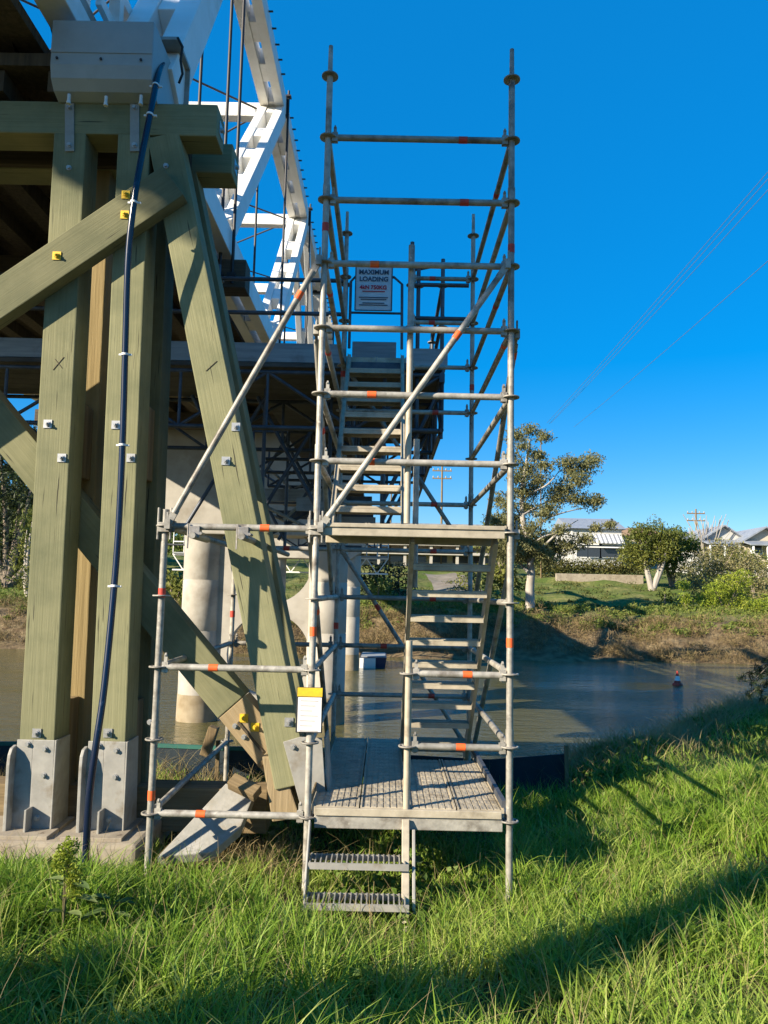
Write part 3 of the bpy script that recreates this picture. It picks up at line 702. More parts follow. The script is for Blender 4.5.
for k in range(26): mb.span((HX0 if k < 6 else -2.55, 2.9 + k * .24, 4.07), (HX1 if k < 18 else -1.0, 2.9 + k * .24 + .23, 4.12))
mb.build('platform_deck', M_ply, hp)
MB().bar((HX0, 2.93, 4.24), (-1.42, 2.93, 4.24), .035, .22).build('toe_board', M_board, hp)
MB().bar((NX + .02, 2.93, 4.22), (HX1 + .06, 2.93, 4.22), .035, .2).build('toe_board', M_board, hp)
MB().bar((HX1 + .03, 2.95, 4.22), (HX1 + .03, 7.2, 4.22), .035, .2).build('toe_board', M_board, hp)
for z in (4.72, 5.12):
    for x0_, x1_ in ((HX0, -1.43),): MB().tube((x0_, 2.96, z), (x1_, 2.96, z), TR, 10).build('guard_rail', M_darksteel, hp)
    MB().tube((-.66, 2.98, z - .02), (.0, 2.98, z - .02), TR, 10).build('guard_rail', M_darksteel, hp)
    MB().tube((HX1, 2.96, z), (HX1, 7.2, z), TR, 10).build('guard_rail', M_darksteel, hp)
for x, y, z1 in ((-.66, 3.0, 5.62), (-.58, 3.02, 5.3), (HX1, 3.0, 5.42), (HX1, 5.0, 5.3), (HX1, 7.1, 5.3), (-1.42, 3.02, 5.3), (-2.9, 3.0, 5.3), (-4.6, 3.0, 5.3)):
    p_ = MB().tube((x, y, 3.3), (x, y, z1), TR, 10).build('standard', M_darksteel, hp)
    for z in (4.6, 5.1): inst('rosette', ROS, (x, y, z), p_)
MB().tube((HX1 - .02, 3.05, 5.38), (-.64, 3.3, 5.42), TR, 10).build('guard_rail', M_darksteel, hp)
# knee braces and verticals below the platform on the river side
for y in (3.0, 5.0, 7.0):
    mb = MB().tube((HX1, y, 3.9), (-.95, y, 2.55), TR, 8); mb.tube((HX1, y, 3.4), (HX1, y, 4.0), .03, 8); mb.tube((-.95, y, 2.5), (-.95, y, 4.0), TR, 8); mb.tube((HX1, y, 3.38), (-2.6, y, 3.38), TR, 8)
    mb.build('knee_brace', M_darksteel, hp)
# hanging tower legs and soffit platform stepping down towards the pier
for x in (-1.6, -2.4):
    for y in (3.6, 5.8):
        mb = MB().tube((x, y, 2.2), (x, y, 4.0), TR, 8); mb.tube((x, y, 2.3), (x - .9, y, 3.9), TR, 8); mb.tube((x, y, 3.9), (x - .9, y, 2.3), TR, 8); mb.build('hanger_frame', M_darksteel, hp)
for y, z in ((7.4, 3.1), (9.0, 3.0)): MB().bar((-3.0, y, z), (-1.15, y, z), .08, .16).build('soffit_beam', M_darksteel, hp)
for i in range(3): MB().span((-2.9, 7.3 + i * .7, 3.2), (-1.3, 7.95 + i * .7, 3.24)).build('soffit_board', M_ply, hp)
a_, c_ = at(120, 392, 4.45), at(214, 392, 4.45); MB().span((a_.x - 2, 4.38, a_.z - .06), (c_.x, 4.45, a_.z + .06)).build('timber_waler', M_timber_new, hp, .006)
a_, c_ = at(172, 385, 4.4), at(218, 425, 4.4); MB().tube(a_, c_, .03, 8).build('timber_strut', M_timber_new, hp)
bp_ = MB().tube((-2.62, 2.9, 3.38), (-2.62, 2.9, 4.02), .04, 10).build('bright_post', M_galv_plate, hp)

for i in range(16):                               # loose bracing tubes and boards hung in the gap below the platform
    x = RND.uniform(-3.1, -.9); y = RND.uniform(4.6, 9.2); z = RND.uniform(2.3, 3.3); k = i % 4
    e = ((x, y, 4.0) if k == 0 else (x - RND.uniform(.7, 1.4), y, z + RND.uniform(.5, .9)) if k == 1 else (x + RND.uniform(.7, 1.3), y + .1, z + RND.uniform(.4, .9)) if k == 2 else (x - 1.1, y, z))
    MB().tube((x, y, z), e, TR, 8).build('brace_tube', M_galv if i % 3 else M_darksteel, hp)
for x, y, z, L_ in ((-2.9, 6.4, 2.95, 1.3), (-2.6, 7.6, 3.05, 1.0), (-1.9, 8.6, 2.75, .8), (-2.2, 5.4, 2.7, .7)):
    MB().span((x, y, z), (x + L_, y + .04, z + .2)).build('hung_board', M_board, hp, .004)
# loading sign on a gate frame
sg = thing('loading_sign', 'pale loading limit sign with dark heading and red line hung on the upper landing gate', 'sign', at(373, 311, 2.72))
SY = 2.70
s0, s1 = at(356.0, 267, SY), at(391.5, 311, SY)
MB().span((s0.x, SY, s1.z), (s1.x, SY + .012, s0.z)).build('panel', mat('sign_panel', C(.62, .64, .66), C(.52, .55, .58), 8, rough=.6), sg, .004)
fr = MB()
for a, c in (((s0.x, s0.z), (s0.x, s1.z)), ((s1.x, s0.z), (s1.x, s1.z)), ((s0.x, s1.z), (s1.x, s1.z))): fr.tube((a[0], SY - .004, a[1]), (c[0], SY - .004, c[1]), .007, 6)
fr.build('frame', M_darksteel, sg)
def text(body, cx, z, size, mt, parent, y=SY - .006, bold=.0):
    cu = bpy.data.curves.new('lettering', 'FONT'); cu.body = body; cu.size = size; cu.align_x = 'CENTER'; cu.align_y = 'CENTER'; cu.extrude = .001; cu.offset = bold
    cu.materials.append(mt)
    tmp = bpy.data.objects.new('lettering', cu); COL.objects.link(tmp); dg = bpy.context.evaluated_depsgraph_get(); dg.update()
    me = bpy.data.meshes.new_from_object(tmp.evaluated_get(dg)); bpy.data.objects.remove(tmp); bpy.data.curves.remove(cu)
    if not me.materials: me.materials.append(mt)
    return link('lettering', me, Matrix.Translation((cx, y, z)) @ Matrix.Rotation(math.pi / 2, 4, 'X'), parent)
hh = s0.z - s1.z; cx_ = (s0.x + s1.x) / 2; ww = s1.x - s0.x
text('MAXIMUM', cx_, s0.z - hh * .12, .072, M_dark_text, sg, bold=.0025); text('LOADING', cx_, s0.z - hh * .28, .072, M_dark_text, sg, bold=.0025)
text('4kN', cx_ - ww * .25, s0.z - hh * .47, .062, M_red_text, sg, bold=.002); text('750KG', cx_ + ww * .14, s0.z - hh * .47, .062, M_red_text, sg, bold=.002)
for f, wd, mt in ((.56, .62, M_red_text), (.70, .80, M_dark_text), (.745, .7, M_dark_text), (.83, .6, M_dark_text), (.875, .78, M_dark_text)):
    MB().span((cx_ - ww * wd / 2, SY - .007, s0.z - hh * f - .005), (cx_ + ww * wd / 2, SY - .005, s0.z - hh * f + .005)).build('lettering', mt, sg)
gt = thing('gate', 'dark tubular swing gate behind the loading sign at the head of the stair', 'gate', (-1.35, 2.74, 4.08))
gx0, gx1 = SW + .05, NX - .03
mb = MB().path([(gx0, 2.74, 4.25), (gx0, 2.74, 5.02), (gx0 + .05, 2.74, 5.08), (gx1 - .12, 2.74, 5.08), (gx1 - .03, 2.74, 5.0), (gx1 - .02, 2.74, 4.25)], .016, 8); mb.build('frame', M_darksteel, gt)
for z in (4.5, 4.66): MB().tube((gx0, 2.74, z), (gx1 - .02, 2.74, z), .014, 8).build('rail', M_darksteel, gt)
# access hut panel behind the gate
hb = MB().span((-1.36, 3.6, 4.14), (-.82, 3.66, 4.62)).build('screen_panel', M_board, hp)

# ------------------------------------------------------------------ concrete piers in the river
def pier(name, label, Y, k=1.0, wall=True, xl=-5.3, xr=-2.28):
    pr_ = thing(name, label, 'pier', ((xl + xr) / 2, Y, WATER), 'concrete bridge piers in the river')
    R_ = .47 * k
    for x in (xl, xr):
        co = MB().lathe([(R_, WATER + .62), (R_, 0.55), (R_ * .985, .56), (R_ * .985, .58), (R_, .59), (R_, 1.75), (R_ * .985, 1.76), (R_ * .985, 1.78), (R_, 1.79), (R_, 3.0)], (x, Y, 0), 28).build('column', M_conc_pier, pr_)
        MB().lathe([(R_ * 1.03, -3.2), (R_ * 1.03, WATER + .15), (R_ * 1.01, WATER + .62)], (x, Y, 0), 28).build('tide_band', M_conc_stain, co)
    hs_ = []
    for x, z in ((xl - 1.7, 5.38), (xl - 1.7, 4.0), (xl - .9, 3.25), (xl, 2.85), (xr, 2.85), (xr + .35, 3.1), (xr + .75, 3.7), (xr + .75, 5.38)): hs_.append((x, Y - .55, z))
    MB().prism(hs_, (0, 1.1, 0)).build('headstock', M_conc_pier, pr_, .03)
    if wall:                                     # diaphragm with two round openings
        x0, x1 = xl + R_ * .8, xr - R_ * .8; cxm = at(270, 600, Y - .2).x; rr = .98; mb = MB(); n = 40
        zs = [(1.30, 3.1 + .3, at(270, 562, Y - .2).z), (-1.02, 1.30, at(268, 655, Y - .2).z)]
        for zl, zh, zc in zs:
            ring = []; outer = []
            hx0, hx1 = x0, x1
            for i in range(n):
                a = 2 * math.pi * i / n; dx, dz = math.cos(a), math.sin(a)
                ring.append((cxm + dx * rr, zc + dz * min(rr, (zh - zl) / 2 - .06 if True else rr)))
                tx = ((hx1 - cxm) / dx if dx > 0 else (hx0 - cxm) / dx) if abs(dx) > 1e-6 else 1e9
                tz = ((zh - zc) / dz if dz > 0 else (zl - zc) / dz) if abs(dz) > 1e-6 else 1e9
                t = min(tx, tz); outer.append((cxm + dx * t, zc + dz * t))
            def sheet(y): return [(x, y, z) for x, z in ring], [(x, y, z) for x, z in outer]
            rf, of = sheet(Y - .2); rb, ob = sheet(Y + .2); vs = rf + of + rb + ob; fs = []
            for i in range(n):
                j = (i + 1) % n
                fs += [(i, j, n + j, n + i), (2 * n + j, 2 * n + i, 3 * n + i, 3 * n + j), (j, i, 2 * n + i, 2 * n + j), (n + i, n + j, 3 * n + j, 3 * n + i)]
            mb.add(vs, fs)
            for cxx, czz in ((hx0, zl), (hx0, zh), (hx1, zl), (hx1, zh)):     # corner fillers
                k_ = min(range(n), key=lambda i: (outer[i][0] - cxx) ** 2 + (outer[i][1] - czz) ** 2)
                o0 = outer[k_]
                nb = [outer[(k_ + s) % n] for s in (-1, 1)]
                tri = [(cxx, Y - .2, czz)] + [(p[0], Y - .2, p[1]) for p in (nb[0], o0, nb[1])]
                mb.prism(tri, (0, .4, 0))
        me = mb.build('diaphragm_wall', M_conc_pier, pr_)
    return pr_
PY_ = 12.95
pier('bridge_pier', 'nearest pale concrete pier with round wall openings standing behind the timber trestle', PY_)
pier('bridge_pier', 'slim far concrete pier rising from the river behind the scaffold stair', 25.3, .82, False)

# the next truss span beyond, seen small through the stair
br2 = thing('timber_truss_bridge', 'farther white truss span with railings beyond the second pier, towards the far bank', 'bridge', (CX, 24, 5.5))
for X in (TX, TX2):
    ys2 = [24, 27.2, 31.2, 35.2, 39.2, 42.5]
    twin('end_post', (X, ys2[0], BCZ), (X, ys2[1], TCZ), WT, .34, GP, br2, (.3, .6)); twin('end_post', (X, ys2[-1], BCZ), (X, ys2[-2], TCZ), WT, .34, GP, br2, (.3, .6))
    twin('top_chord', (X, ys2[1], TCZ), (X, ys2[-2], TCZ), WT, .34, GP, br2, [i / 8 for i in range(9)])
    twin('bottom_chord', (X, ys2[0], BCZ), (X, ys2[-1], BCZ), WT, .32, GP, br2)
    for a, c in zip(ys2[2:4], ys2[1:3]): twin('diagonal', (X, a, TCZ - .2), (X, c, BCZ + .2), WT, .27, GP, br2)
    for y in ys2[1:-1]: MB().tube((X + .25, y, BCZ - .4), (X + .25, y, TCZ + .3), .022, 6).build('hanger_rod', M_rod, br2)
MB().span((TX2, 24, BCZ - .5), (TX, 42.5, BCZ - .1)).build('deck', M_timber_dark, br2)
# white access gantry with railings along the far pier
gn = thing('access_gantry', 'white lattice access gantry with railing low beneath the far end of the bridge', 'gantry', (-4, 27, 1.2))
def gantry(y, x0, x1, z0, z1):
    mb = MB(); n = round((x1 - x0) / .45); w = (x1 - x0) / n
    for z in (z0, z1): mb.bar((x0, y, z), (x1, y, z), .06, .06)
    for i in range(n): mb.bar((x0 + i * w, y, z0), (x0 + (i + 1) * w, y, z1), .04, .04) if i % 2 else mb.bar((x0 + i * w, y, z1), (x0 + (i + 1) * w, y, z0), .04, .04)
    mb.build('lattice_beam', M_white, gn)
    mb = MB()
    for z in (z1 + .55, z1 + 1.05): mb.tube((x0, y, z), (x1, y, z), .03, 6)
    for i in range(n + 1): mb.tube((x0 + i * w, y, z1), (x0 + i * w, y, z1 + 1.05), .025, 6)
    mb.build('railing', M_white, gn)
    MB().span((x0, y - .1, z1 + .04), (x1, y + .9, z1 + .1)).build('walkway', M_board, gn)
gantry(27, -10, -.8, 2.35, 3.0)

# ------------------------------------------------------------------ foliage helpers
def leaf_mat(name, cols, tr=.3, rough=.55):
    return mat(name, cols[0], attr=cols, rough=rough, translucent=tr, spec=.25)
def leaves(clumps, per, size, aspect=.45, droop=0, shell=.55, rng=NPR, normal_up=0.0):
    """clumps: rows of cx,cy,cz,rx,ry,rz ; returns coords, quads, per-vertex random"""
    co = []; rn = []
    for (cx, cy, cz, rx, ry, rz) in clumps:
        n = int(per * max(.25, (rx * ry * rz) ** (2 / 3)))
        d = rng.normal(size=(n, 3)); d /= np.linalg.norm(d, axis=1)[:, None]
        r = shell + (1 - shell) * rng.random(n); r = np.where(rng.random(n) < .3, rng.random(n) ** .5, r)
        lump = 1 + .22 * np.sin(d[:, 0] * 5 + cx * 3) * np.sin(d[:, 1] * 5 + cy) + .15 * np.sin(d[:, 2] * 7 + cz * 2)
        p = np.array([cx, cy, cz]) + d * (r * lump)[:, None] * np.array([rx, ry, rz])
        a = rng.normal(size=(n, 3)); a[:, 2] -= droop; a /= np.linalg.norm(a, axis=1)[:, None]
        b_ = rng.normal(size=(n, 3)) ; b_ -= a * (a * b_).sum(1)[:, None]; b_ /= np.linalg.norm(b_, axis=1)[:, None]
        L = size * (.6 + .8 * rng.random(n))[:, None]; w = L * aspect
        q = np.stack([p - a * L * .5, p + b_ * w * .5, p + a * L * .5, p - b_ * w * .5], 1)
        co.append(q.reshape(-1, 3)); rn.append(np.repeat(np.clip(rng.random(n) * .6 + rng.random() * .4, 0, 1), 4))
    co = np.concatenate(co); rn = np.concatenate(rn)
    return co, np.arange(len(co)).reshape(-1, 4), rn
def leaf_obj(name, clumps, per, size, mt, parent=None, **kw):
    co, q, rn = leaves(clumps, per, size, **kw)
    off = WM[parent].translation if parent else V((0, 0, 0))
    co = co - np.array(off); me = bpy.data.meshes.new(name); fill_mesh(me, co, q, rn); me.materials.append(mt)
    return link(name, me, Matrix.Translation(off), parent)

L_gum = leaf_mat('gum_leaves', [C(.075, .09, .035), C(.14, .15, .06), C(.23, .21, .085), C(.10, .12, .05)], .3)
L_dark = leaf_mat('casuarina_needles', [C(.012, .022, .012), C(.025, .04, .018), C(.05, .065, .022)], .2)
L_mid = leaf_mat('shrub_leaves', [C(.06, .095, .02), C(.12, .16, .03), C(.19, .21, .045)], .3)
L_fig = leaf_mat('broadleaf_leaves', [C(.065, .09, .02), C(.14, .16, .03), C(.23, .22, .05)], .3)
L_vine = leaf_mat('vine_leaves', [C(.13, .20, .02), C(.24, .30, .03), C(.34, .35, .05)], .35)
L_dry = leaf_mat('dry_leaves', [C(.15, .14, .06), C(.25, .22, .10), C(.15, .17, .06)], .25)
L_hedge = leaf_mat('hedge_leaves', [C(.05, .06, .015), C(.10, .10, .025), C(.14, .12, .03)], .25)

def D2(px, py, Y, r, ry=None, fy=.8):      # a clump seen at a pixel, radius in metres
    p = at(px, py, Y); ry = ry or r; return (p.x, p.y, p.z, r, r * .9, ry)

def limb(mb, pts, r0, r1, n=7):
    P = spline([V(p) for p in pts], 4); k = len(P)
    mb.path([p + V((RND.uniform(-1, 1), RND.uniform(-1, 1), 0)) * r1 * .4 for p in P], [r0 + (r1 - r0) * i / (k - 1) for i in range(k)], n)

# ---- tall gum on the far bank
GY = 38.5
base = at(530, 616, GY); base.z = gz(base.x, GY) - .1
gum = thing('gum_tree', 'tall pale-trunked gum tree with open olive crown standing alone on the far lawn', 'tree', base)
mb = MB()
tr_ = [base, at(530, 590, GY), at(531, 572, GY), at(528, 545, GY), at(523, 520, GY), at(522, 490, GY), at(526, 465, GY), at(530, 440, GY)]
limb(mb, tr_, .30, .045, 10)
for L_, r in (([(528, 572), (518, 562), (505, 552), (494, 540)], .13), ([(529, 565), (545, 545), (562, 530), (578, 520)], .14), ([(523, 520), (512, 502), (500, 490)], .10), ([(522, 500), (534, 492), (548, 484), (560, 470)], .11),
              ([(525, 540), (545, 520), (566, 512), (585, 508)], .10), ([(526, 466), (516, 450), (512, 440)], .06), ([(523, 515), (540, 505), (555, 500), (575, 498)], .08), ([(530, 545), (548, 535), (570, 535), (590, 540)], .07)):
    limb(mb, [at(x_, y_, GY + RND.uniform(-.8, .8)) for x_, y_ in L_], r * .75, .02)
mb.build('trunk', M_gumtrunk, gum)
cl = []
for x_, y_, r_ in ((530, 430, .45), (516, 436, .6), (544, 437, .5), (512, 458, .5), (527, 470, .7), (545, 466, .45), (540, 456, .35), (567, 463, .6), (584, 466, .75), (578, 480, .6), (593, 460, .5), (538, 482, .65), (520, 492, .6), (564, 490, .85), (556, 498, .6), (578, 500, .5), (592, 502, .55), (598, 500, .35), (528, 508, .6), (508, 506, .5), (500, 500, .5), (515, 521, .6),
                    (545, 515, .5), (532, 545, .9), (520, 548, .8), (510, 555, .8), (548, 542, .75), (556, 550, .7), (570, 545, .6), (585, 540, .5), (500, 548, .7), (492, 540, .8), (505, 530, .6), (560, 530, .45), (596, 528, .35), (610, 525, .35), (548, 560, .5), (495, 520, .5), (520, 535, .7), (533, 528, .55), (515, 545, .7), (525, 556, .6), (540, 552, .6), (508, 520, .6), (518, 478, .5), (532, 492, .5), (535, 455, .45), (524, 446, .45), (572, 472, .45), (550, 508, .5)):
    cl.append(D2(x_, y_, GY + RND.uniform(-1.2, 1.2), r_ * 1.42, r_ * 1.0))
leaf_obj('crown', cl, 1500, .17, L_gum, gum, aspect=.36, droop=.9, shell=.15)

# ---- other trees and shrubs on the far bank
def shrub(name, label, cat, blobs, Y, per, size, mt, stem=None, group=None, stem_mt=None, base_px=None, sr=.12, **kw):
    bx_ = base_px or (sum(b_[0] for b_ in blobs) / len(blobs), max(b_[1] for b_ in blobs))
    p = at(bx_[0], bx_[1], Y); p.z = gz(p.x, Y) - .05
    t = thing(name, label, cat, p, group)
    mb = MB()
    for (x_, y_, r_, *o) in blobs[::2] if len(blobs) > 4 else blobs:
        e = at(x_, y_, Y); mid = (p + e) / 2 + V((RND.uniform(-.2, .2), 0, .1)); limb(mb, [p, mid, e], sr, .03, 6)
    mb.build('trunk' if cat == 'tree' else 'stem', stem_mt or M_trunk, t)
    leaf_obj('crown' if cat == 'tree' else 'foliage', [D2(b_[0], b_[1], Y + RND.uniform(-.5, .5), b_[2], b_[3] if len(b_) > 3 else b_[2] * .8) for b_ in blobs], per, size, mt, t, **kw)
    return t
shrub('broadleaf_tree', 'dense rounded olive-green tree with bare forked trunk between hedge and houses', 'tree', [(640, 545, 1.5), (655, 535, 1.5), (668, 542, 1.3), (632, 555, 1.2), (646, 560, 1.1), (640, 532, .9), (660, 552, 1.2)], 52, 1300, .18, L_fig, base_px=(652, 580), sr=.25, stem_mt=M_gumtrunk)
shrub('broadleaf_tree', 'darker green round tree just right of the olive-green forked tree', 'tree', [(676, 540, 1.4), (684, 550, 1.2), (668, 556, 1.1), (690, 545, .9), (674, 565, 1.2)], 54, 1300, .18, L_mid, base_px=(672, 585), sr=.2)
shrub('dry_shrub', 'sparse olive-brown shrub above the vine-covered bushes on the far bank', 'shrub', [(700, 568, 1.3), (715, 560, 1.1), (690, 580, 1.0), (725, 575, 1.3), (740, 565, 1.2), (705, 590, 1.1), (735, 548, .7), (720, 545, .7)], 47, 520, .18, L_dry, base_px=(715, 610), sr=.08)
shrub('dry_shrub', 'tangled grey-brown shrub at the right edge of the far bank', 'shrub', [(752, 585, 1.0), (765, 575, 1.2), (760, 600, 1.0), (775, 590, 1.3), (748, 565, .7)], 46, 480, .18, L_dry, base_px=(755, 615), sr=.08)
shrub('vine_bush', 'bright yellow-green vine-covered bush, wide and tallest on the far bank', 'bush', [(708, 606, .7), (722, 596, .9), (738, 592, .95), (735, 610, 1.0), (718, 612, .9), (748, 604, .7), (742, 578, .8), (728, 582, .8), (715, 590, .8), (704, 600, .7)], 42, 1300, .13, L_vine, base_px=(725, 625), sr=.08)
shrub('vine_bush', 'low yellow-green vine mound at the right edge of the far bank', 'bush', [(758, 612, .8), (768, 605, .9), (778, 610, .9), (764, 622, .7), (750, 618, .6)], 41.5, 1300, .13, L_vine, base_px=(764, 630), sr=.06)
shrub('green_bush', 'olive leafy bush screening the gabled houses with verandahs', 'bush', [(712, 562, 1.3), (728, 566, 1.2), (745, 562, 1.2), (700, 572, 1.1), (760, 566, 1.2), (736, 555, .9)], 53, 800, .18, L_fig, base_px=(730, 585), sr=.08)
shrub('vine_bush', 'small yellow-green vine column left of the wide vine-covered bush', 'bush', [(686, 598, .42), (687, 608, .6), (684, 586, .5), (690, 614, .6)], 42, 1300, .13, L_vine, base_px=(687, 622), sr=.05)
shrub('green_bush', 'mid green bush left of the yellow-green vine column', 'bush', [(668, 602, .8), (660, 610, .8), (674, 612, .7), (665, 594, .5)], 42.5, 360, .24, L_mid, base_px=(668, 622), sr=.06)
shrub('green_bush', 'dark green bush behind the pale gum trunk on the far lawn', 'bush', [(505, 575, .9), (516, 585, .8), (495, 580, .9), (500, 568, .8)], 41, 300, .26, L_fig, base_px=(506, 600), sr=.06)
shrub('green_bush', 'leafy bush seen through the lower stair on the far bank', 'bush', [(382, 596, .8), (372, 606, .8), (392, 604, .7), (380, 585, .7)], 40, 340, .24, L_mid, base_px=(382, 620), sr=.06)
shrub('green_bush', 'bright low bush seen between the lower stair treads', 'bush', [(425, 612, .8), (438, 610, .7), (414, 614, .6), (430, 604, .5)], 39.5, 380, .24, L_vine, base_px=(428, 628), sr=.06)
shrub('green_bush', 'tall leafy bush between trestle and left pier column', 'bush', [(180, 590, .9), (172, 600, .9), (188, 605, .8), (180, 578, .8), (170, 582, .7), (184, 615, .7)], 37, 320, .26, L_fig, base_px=(180, 640), sr=.08)
shrub('dry_shrub', 'dark leafy shrub on the slope beside the boat and far pier', 'shrub', [(372, 575, 1.0), (365, 585, 1.0), (385, 570, .8)], 41, 260, .26, L_dark, base_px=(372, 605), sr=.06)
shrub('green_bush', 'dark green bush on the slope behind the upper treads of the lower stair', 'bush', [(470, 580, 1.0), (482, 588, .9), (460, 588, .8), (476, 572, .7)], 45, 420, .18, L_fig, base_px=(470, 600), sr=.06)
shrub('green_bush', 'dark green bush low on the slope left of the dirt path', 'bush', [(398, 578, 1.0), (406, 588, .9), (390, 588, .9), (400, 568, .7)], 45, 420, .18, L_dark, base_px=(400, 600), sr=.06)
shrub('green_bush', 'leafy bush at the bank edge left of the gum trunk', 'bush', [(492, 602, .8), (482, 608, .7), (500, 610, .7)], 40.5, 420, .18, L_mid, base_px=(492, 622), sr=.06)
shrub('broadleaf_tree', 'green tree rising behind the landing beside the two-storey building', 'tree', [(500, 530, 1.5), (485, 540, 1.4), (512, 540, 1.4), (492, 522, 1.0), (505, 552, 1.3)], 60, 420, .22, L_fig, base_px=(500, 572), sr=.2)
px_, py_ = np.meshgrid(np.linspace(0, 1, 9), np.linspace(42, 60, 24)); pxx = (1 - px_) * (1.6 + .02 * (py_ - 42)) + px_ * (5.4 - .03 * (py_ - 42)) + .9 * np.sin((py_ - 42) * .16)
tag(link('path', grid_mesh('path', pxx, py_, height(pxx, py_) + .04, mat('dirt_path', C(.15, .125, .095), C(.22, .19, .15), 1.5, rough=.95, bump=.3, bscale=6, c3=C(.08, .09, .04), s3=1.0)), Matrix()), kind='structure')
# casuarinas at the far left
shrub('casuarina_tree', 'dark tall casuarina tree at the far left edge of the bank', 'tree', [(5, 480, 2.0, 2.2), (-15, 500, 2.4), (20, 500, 1.6), (8, 525, 1.8), (-10, 540, 2), (14, 550, 1.3), (0, 450, 2), (25, 470, 1.6), (0, 575, 1.6), (-30, 470, 2.4), (45, 440, 2), (70, 470, 2), (95, 500, 2)], 46, 260, .34, L_dark, base_px=(5, 612), sr=.3, aspect=.25, droop=.6)
shrub('casuarina_tree', 'lighter casuarina beside the dark tree, partly behind the trestle post', 'tree', [(27, 530, .9, 1.1), (25, 555, 1.0, 1.1), (22, 575, .8), (30, 585, .9), (34, 515, .8)], 40, 330, .28, L_fig, base_px=(27, 605), sr=.16, aspect=.25, droop=.8, stem_mt=M_gumtrunk)
# bare tree and poles on the skyline
p = at(705, 560, 66); p.z = gz(p.x, 66)
bt = thing('bare_tree', 'bare leafless tree with fine twigs rising behind the shrubs near the gabled houses', 'tree', p)
mb = MB()
for i in range(46):
    e = at(RND.uniform(683, 733), RND.uniform(512, 545), 66 + RND.uniform(-1.5, 1.5)); k = RND.uniform(.25, .6)
    mid = p.lerp(e, k) + V((RND.uniform(-.3, .3), 0, .5)); s_ = p + V((RND.uniform(-.3, .3), 0, RND.uniform(1, 2.5)))
    limb(mb, [s_, mid, e], .07, .03, 4)
mb.tube(p - V((0, 0, .3)), p + V((0, 0, 2.8)), .16, 8, .08); mb.build('trunk', M_gumtrunk, bt)
def pole(px, pytop, pybase, Y, label, arms=True, r=.13):
    b_ = at(px, pybase, Y); b_.z = gz(b_.x, Y) - .2; t_ = at(px, pytop, Y)
    o = thing('utility_pole', label, 'power pole', b_, 'power poles')
    MB().tube(b_, (b_.x, Y, t_.z), r, 8, r * .7).build('pole', M_timber_brown, o)
    if arms:
        for dz in (-.5, -1.3):
            a_ = MB().bar((b_.x - 1.0, Y, t_.z + dz), (b_.x + 1.0, Y, t_.z + dz), .1, .12).build('crossarm', M_timber_brown, o)
            for dx in (-.9, -.4, .4, .9): MB().lathe([(.04, .06), (.07, .12), (.05, .25)], (b_.x + dx, Y, t_.z + dz), 8).build('insulator', M_conc_pier, a_)
pole(441, 466, 560, 72, 'utility pole with crossarms seen between the stair stringers')
pole(697, 509, 560, 78, 'utility pole with crossarms behind the bare tree')
_ = 0
pole(390, 487, 560, 72, 'plain slim pole left of the crossarm pole behind the stair', False, .1)
pole(541, 433, 600, 58, 'slim pole mostly hidden in the gum crown where the overhead wires meet', False, .06)

# wires
def wire(p, q, sag, label, r=.016):
    p, q = V(p), V(q); pts = [p.lerp(q, t / 20) - V((0, 0, sag * 4 * (t / 20) * (1 - t / 20))) for t in range(21)]
    o = MB().path(pts, r, 5).build('power_line', M_rod2); return tag(o, label, 'wire', 'power lines overhead')
M_rod2 = mat('wire_metal', C(.10, .11, .14), rough=.6)
for (a_, c_, lb) in (((547, 423), (768, 166), 'topmost thin power line crossing the open sky'), ((551, 423), (768, 184), 'thin power line just below the topmost one'), ((549, 424), (768, 173), 'thin power line between the two closest upper lines'), ((574, 427), (768, 255), 'lowest power line, apart from the close upper group')):
    p, q = at(*a_, 58), at(*c_, 21); wire(p, q + (q - p) * .5, .25, lb, .011)
for y_, lb in ((528, 'far low wire over the gabled roofs'),):
    wire(at(600, 527, 78), at(800, 532, 78), .3, lb, .02)

# ------------------------------------------------------------------ far bank ground features
wl0, wl1 = at(556, 571, 56.5), at(643, 571, 56.5)
rw = MB().span((wl0.x, 56.4, gz(wl0.x, 56.4) - .6), (wl1.x, 56.8, 3.42)).build('retaining_wall', M_conc, None, .03); tag(rw, 'long low pale retaining wall below the hedge', 'wall')
h0, h1 = at(540, 562, 59), at(640, 562, 59)
hd = leaf_obj('hedge', [(h0.x + (h1.x - h0.x) * i / 22, 59 + RND.uniform(-.4, .4), 3.95 + RND.uniform(-.1, .2), 1.0, .9, .75) for i in range(23)], 380, .2, L_hedge); tag(hd, 'long clipped olive hedge on top of the retaining wall', 'hedge')

cl = []
for i in range(420):
    x = RND.uniform(-30, 42); y = RND.uniform(41, 56); z = gz(x, y); r = RND.uniform(.15, .5); cl.append((x, y, z + r * .15, r * 1.6, r * 1.2, r * .6))
tu = leaf_obj('ground_cover', cl, 150, .2, leaf_mat('lawn_weeds', [C(.05, .07, .015), C(.10, .115, .03), C(.17, .15, .05)], .3, .7), aspect=.3, droop=-.5); tag(tu, 'patchy weeds and low growth over the far lawn', 'ground cover', kind='stuff')
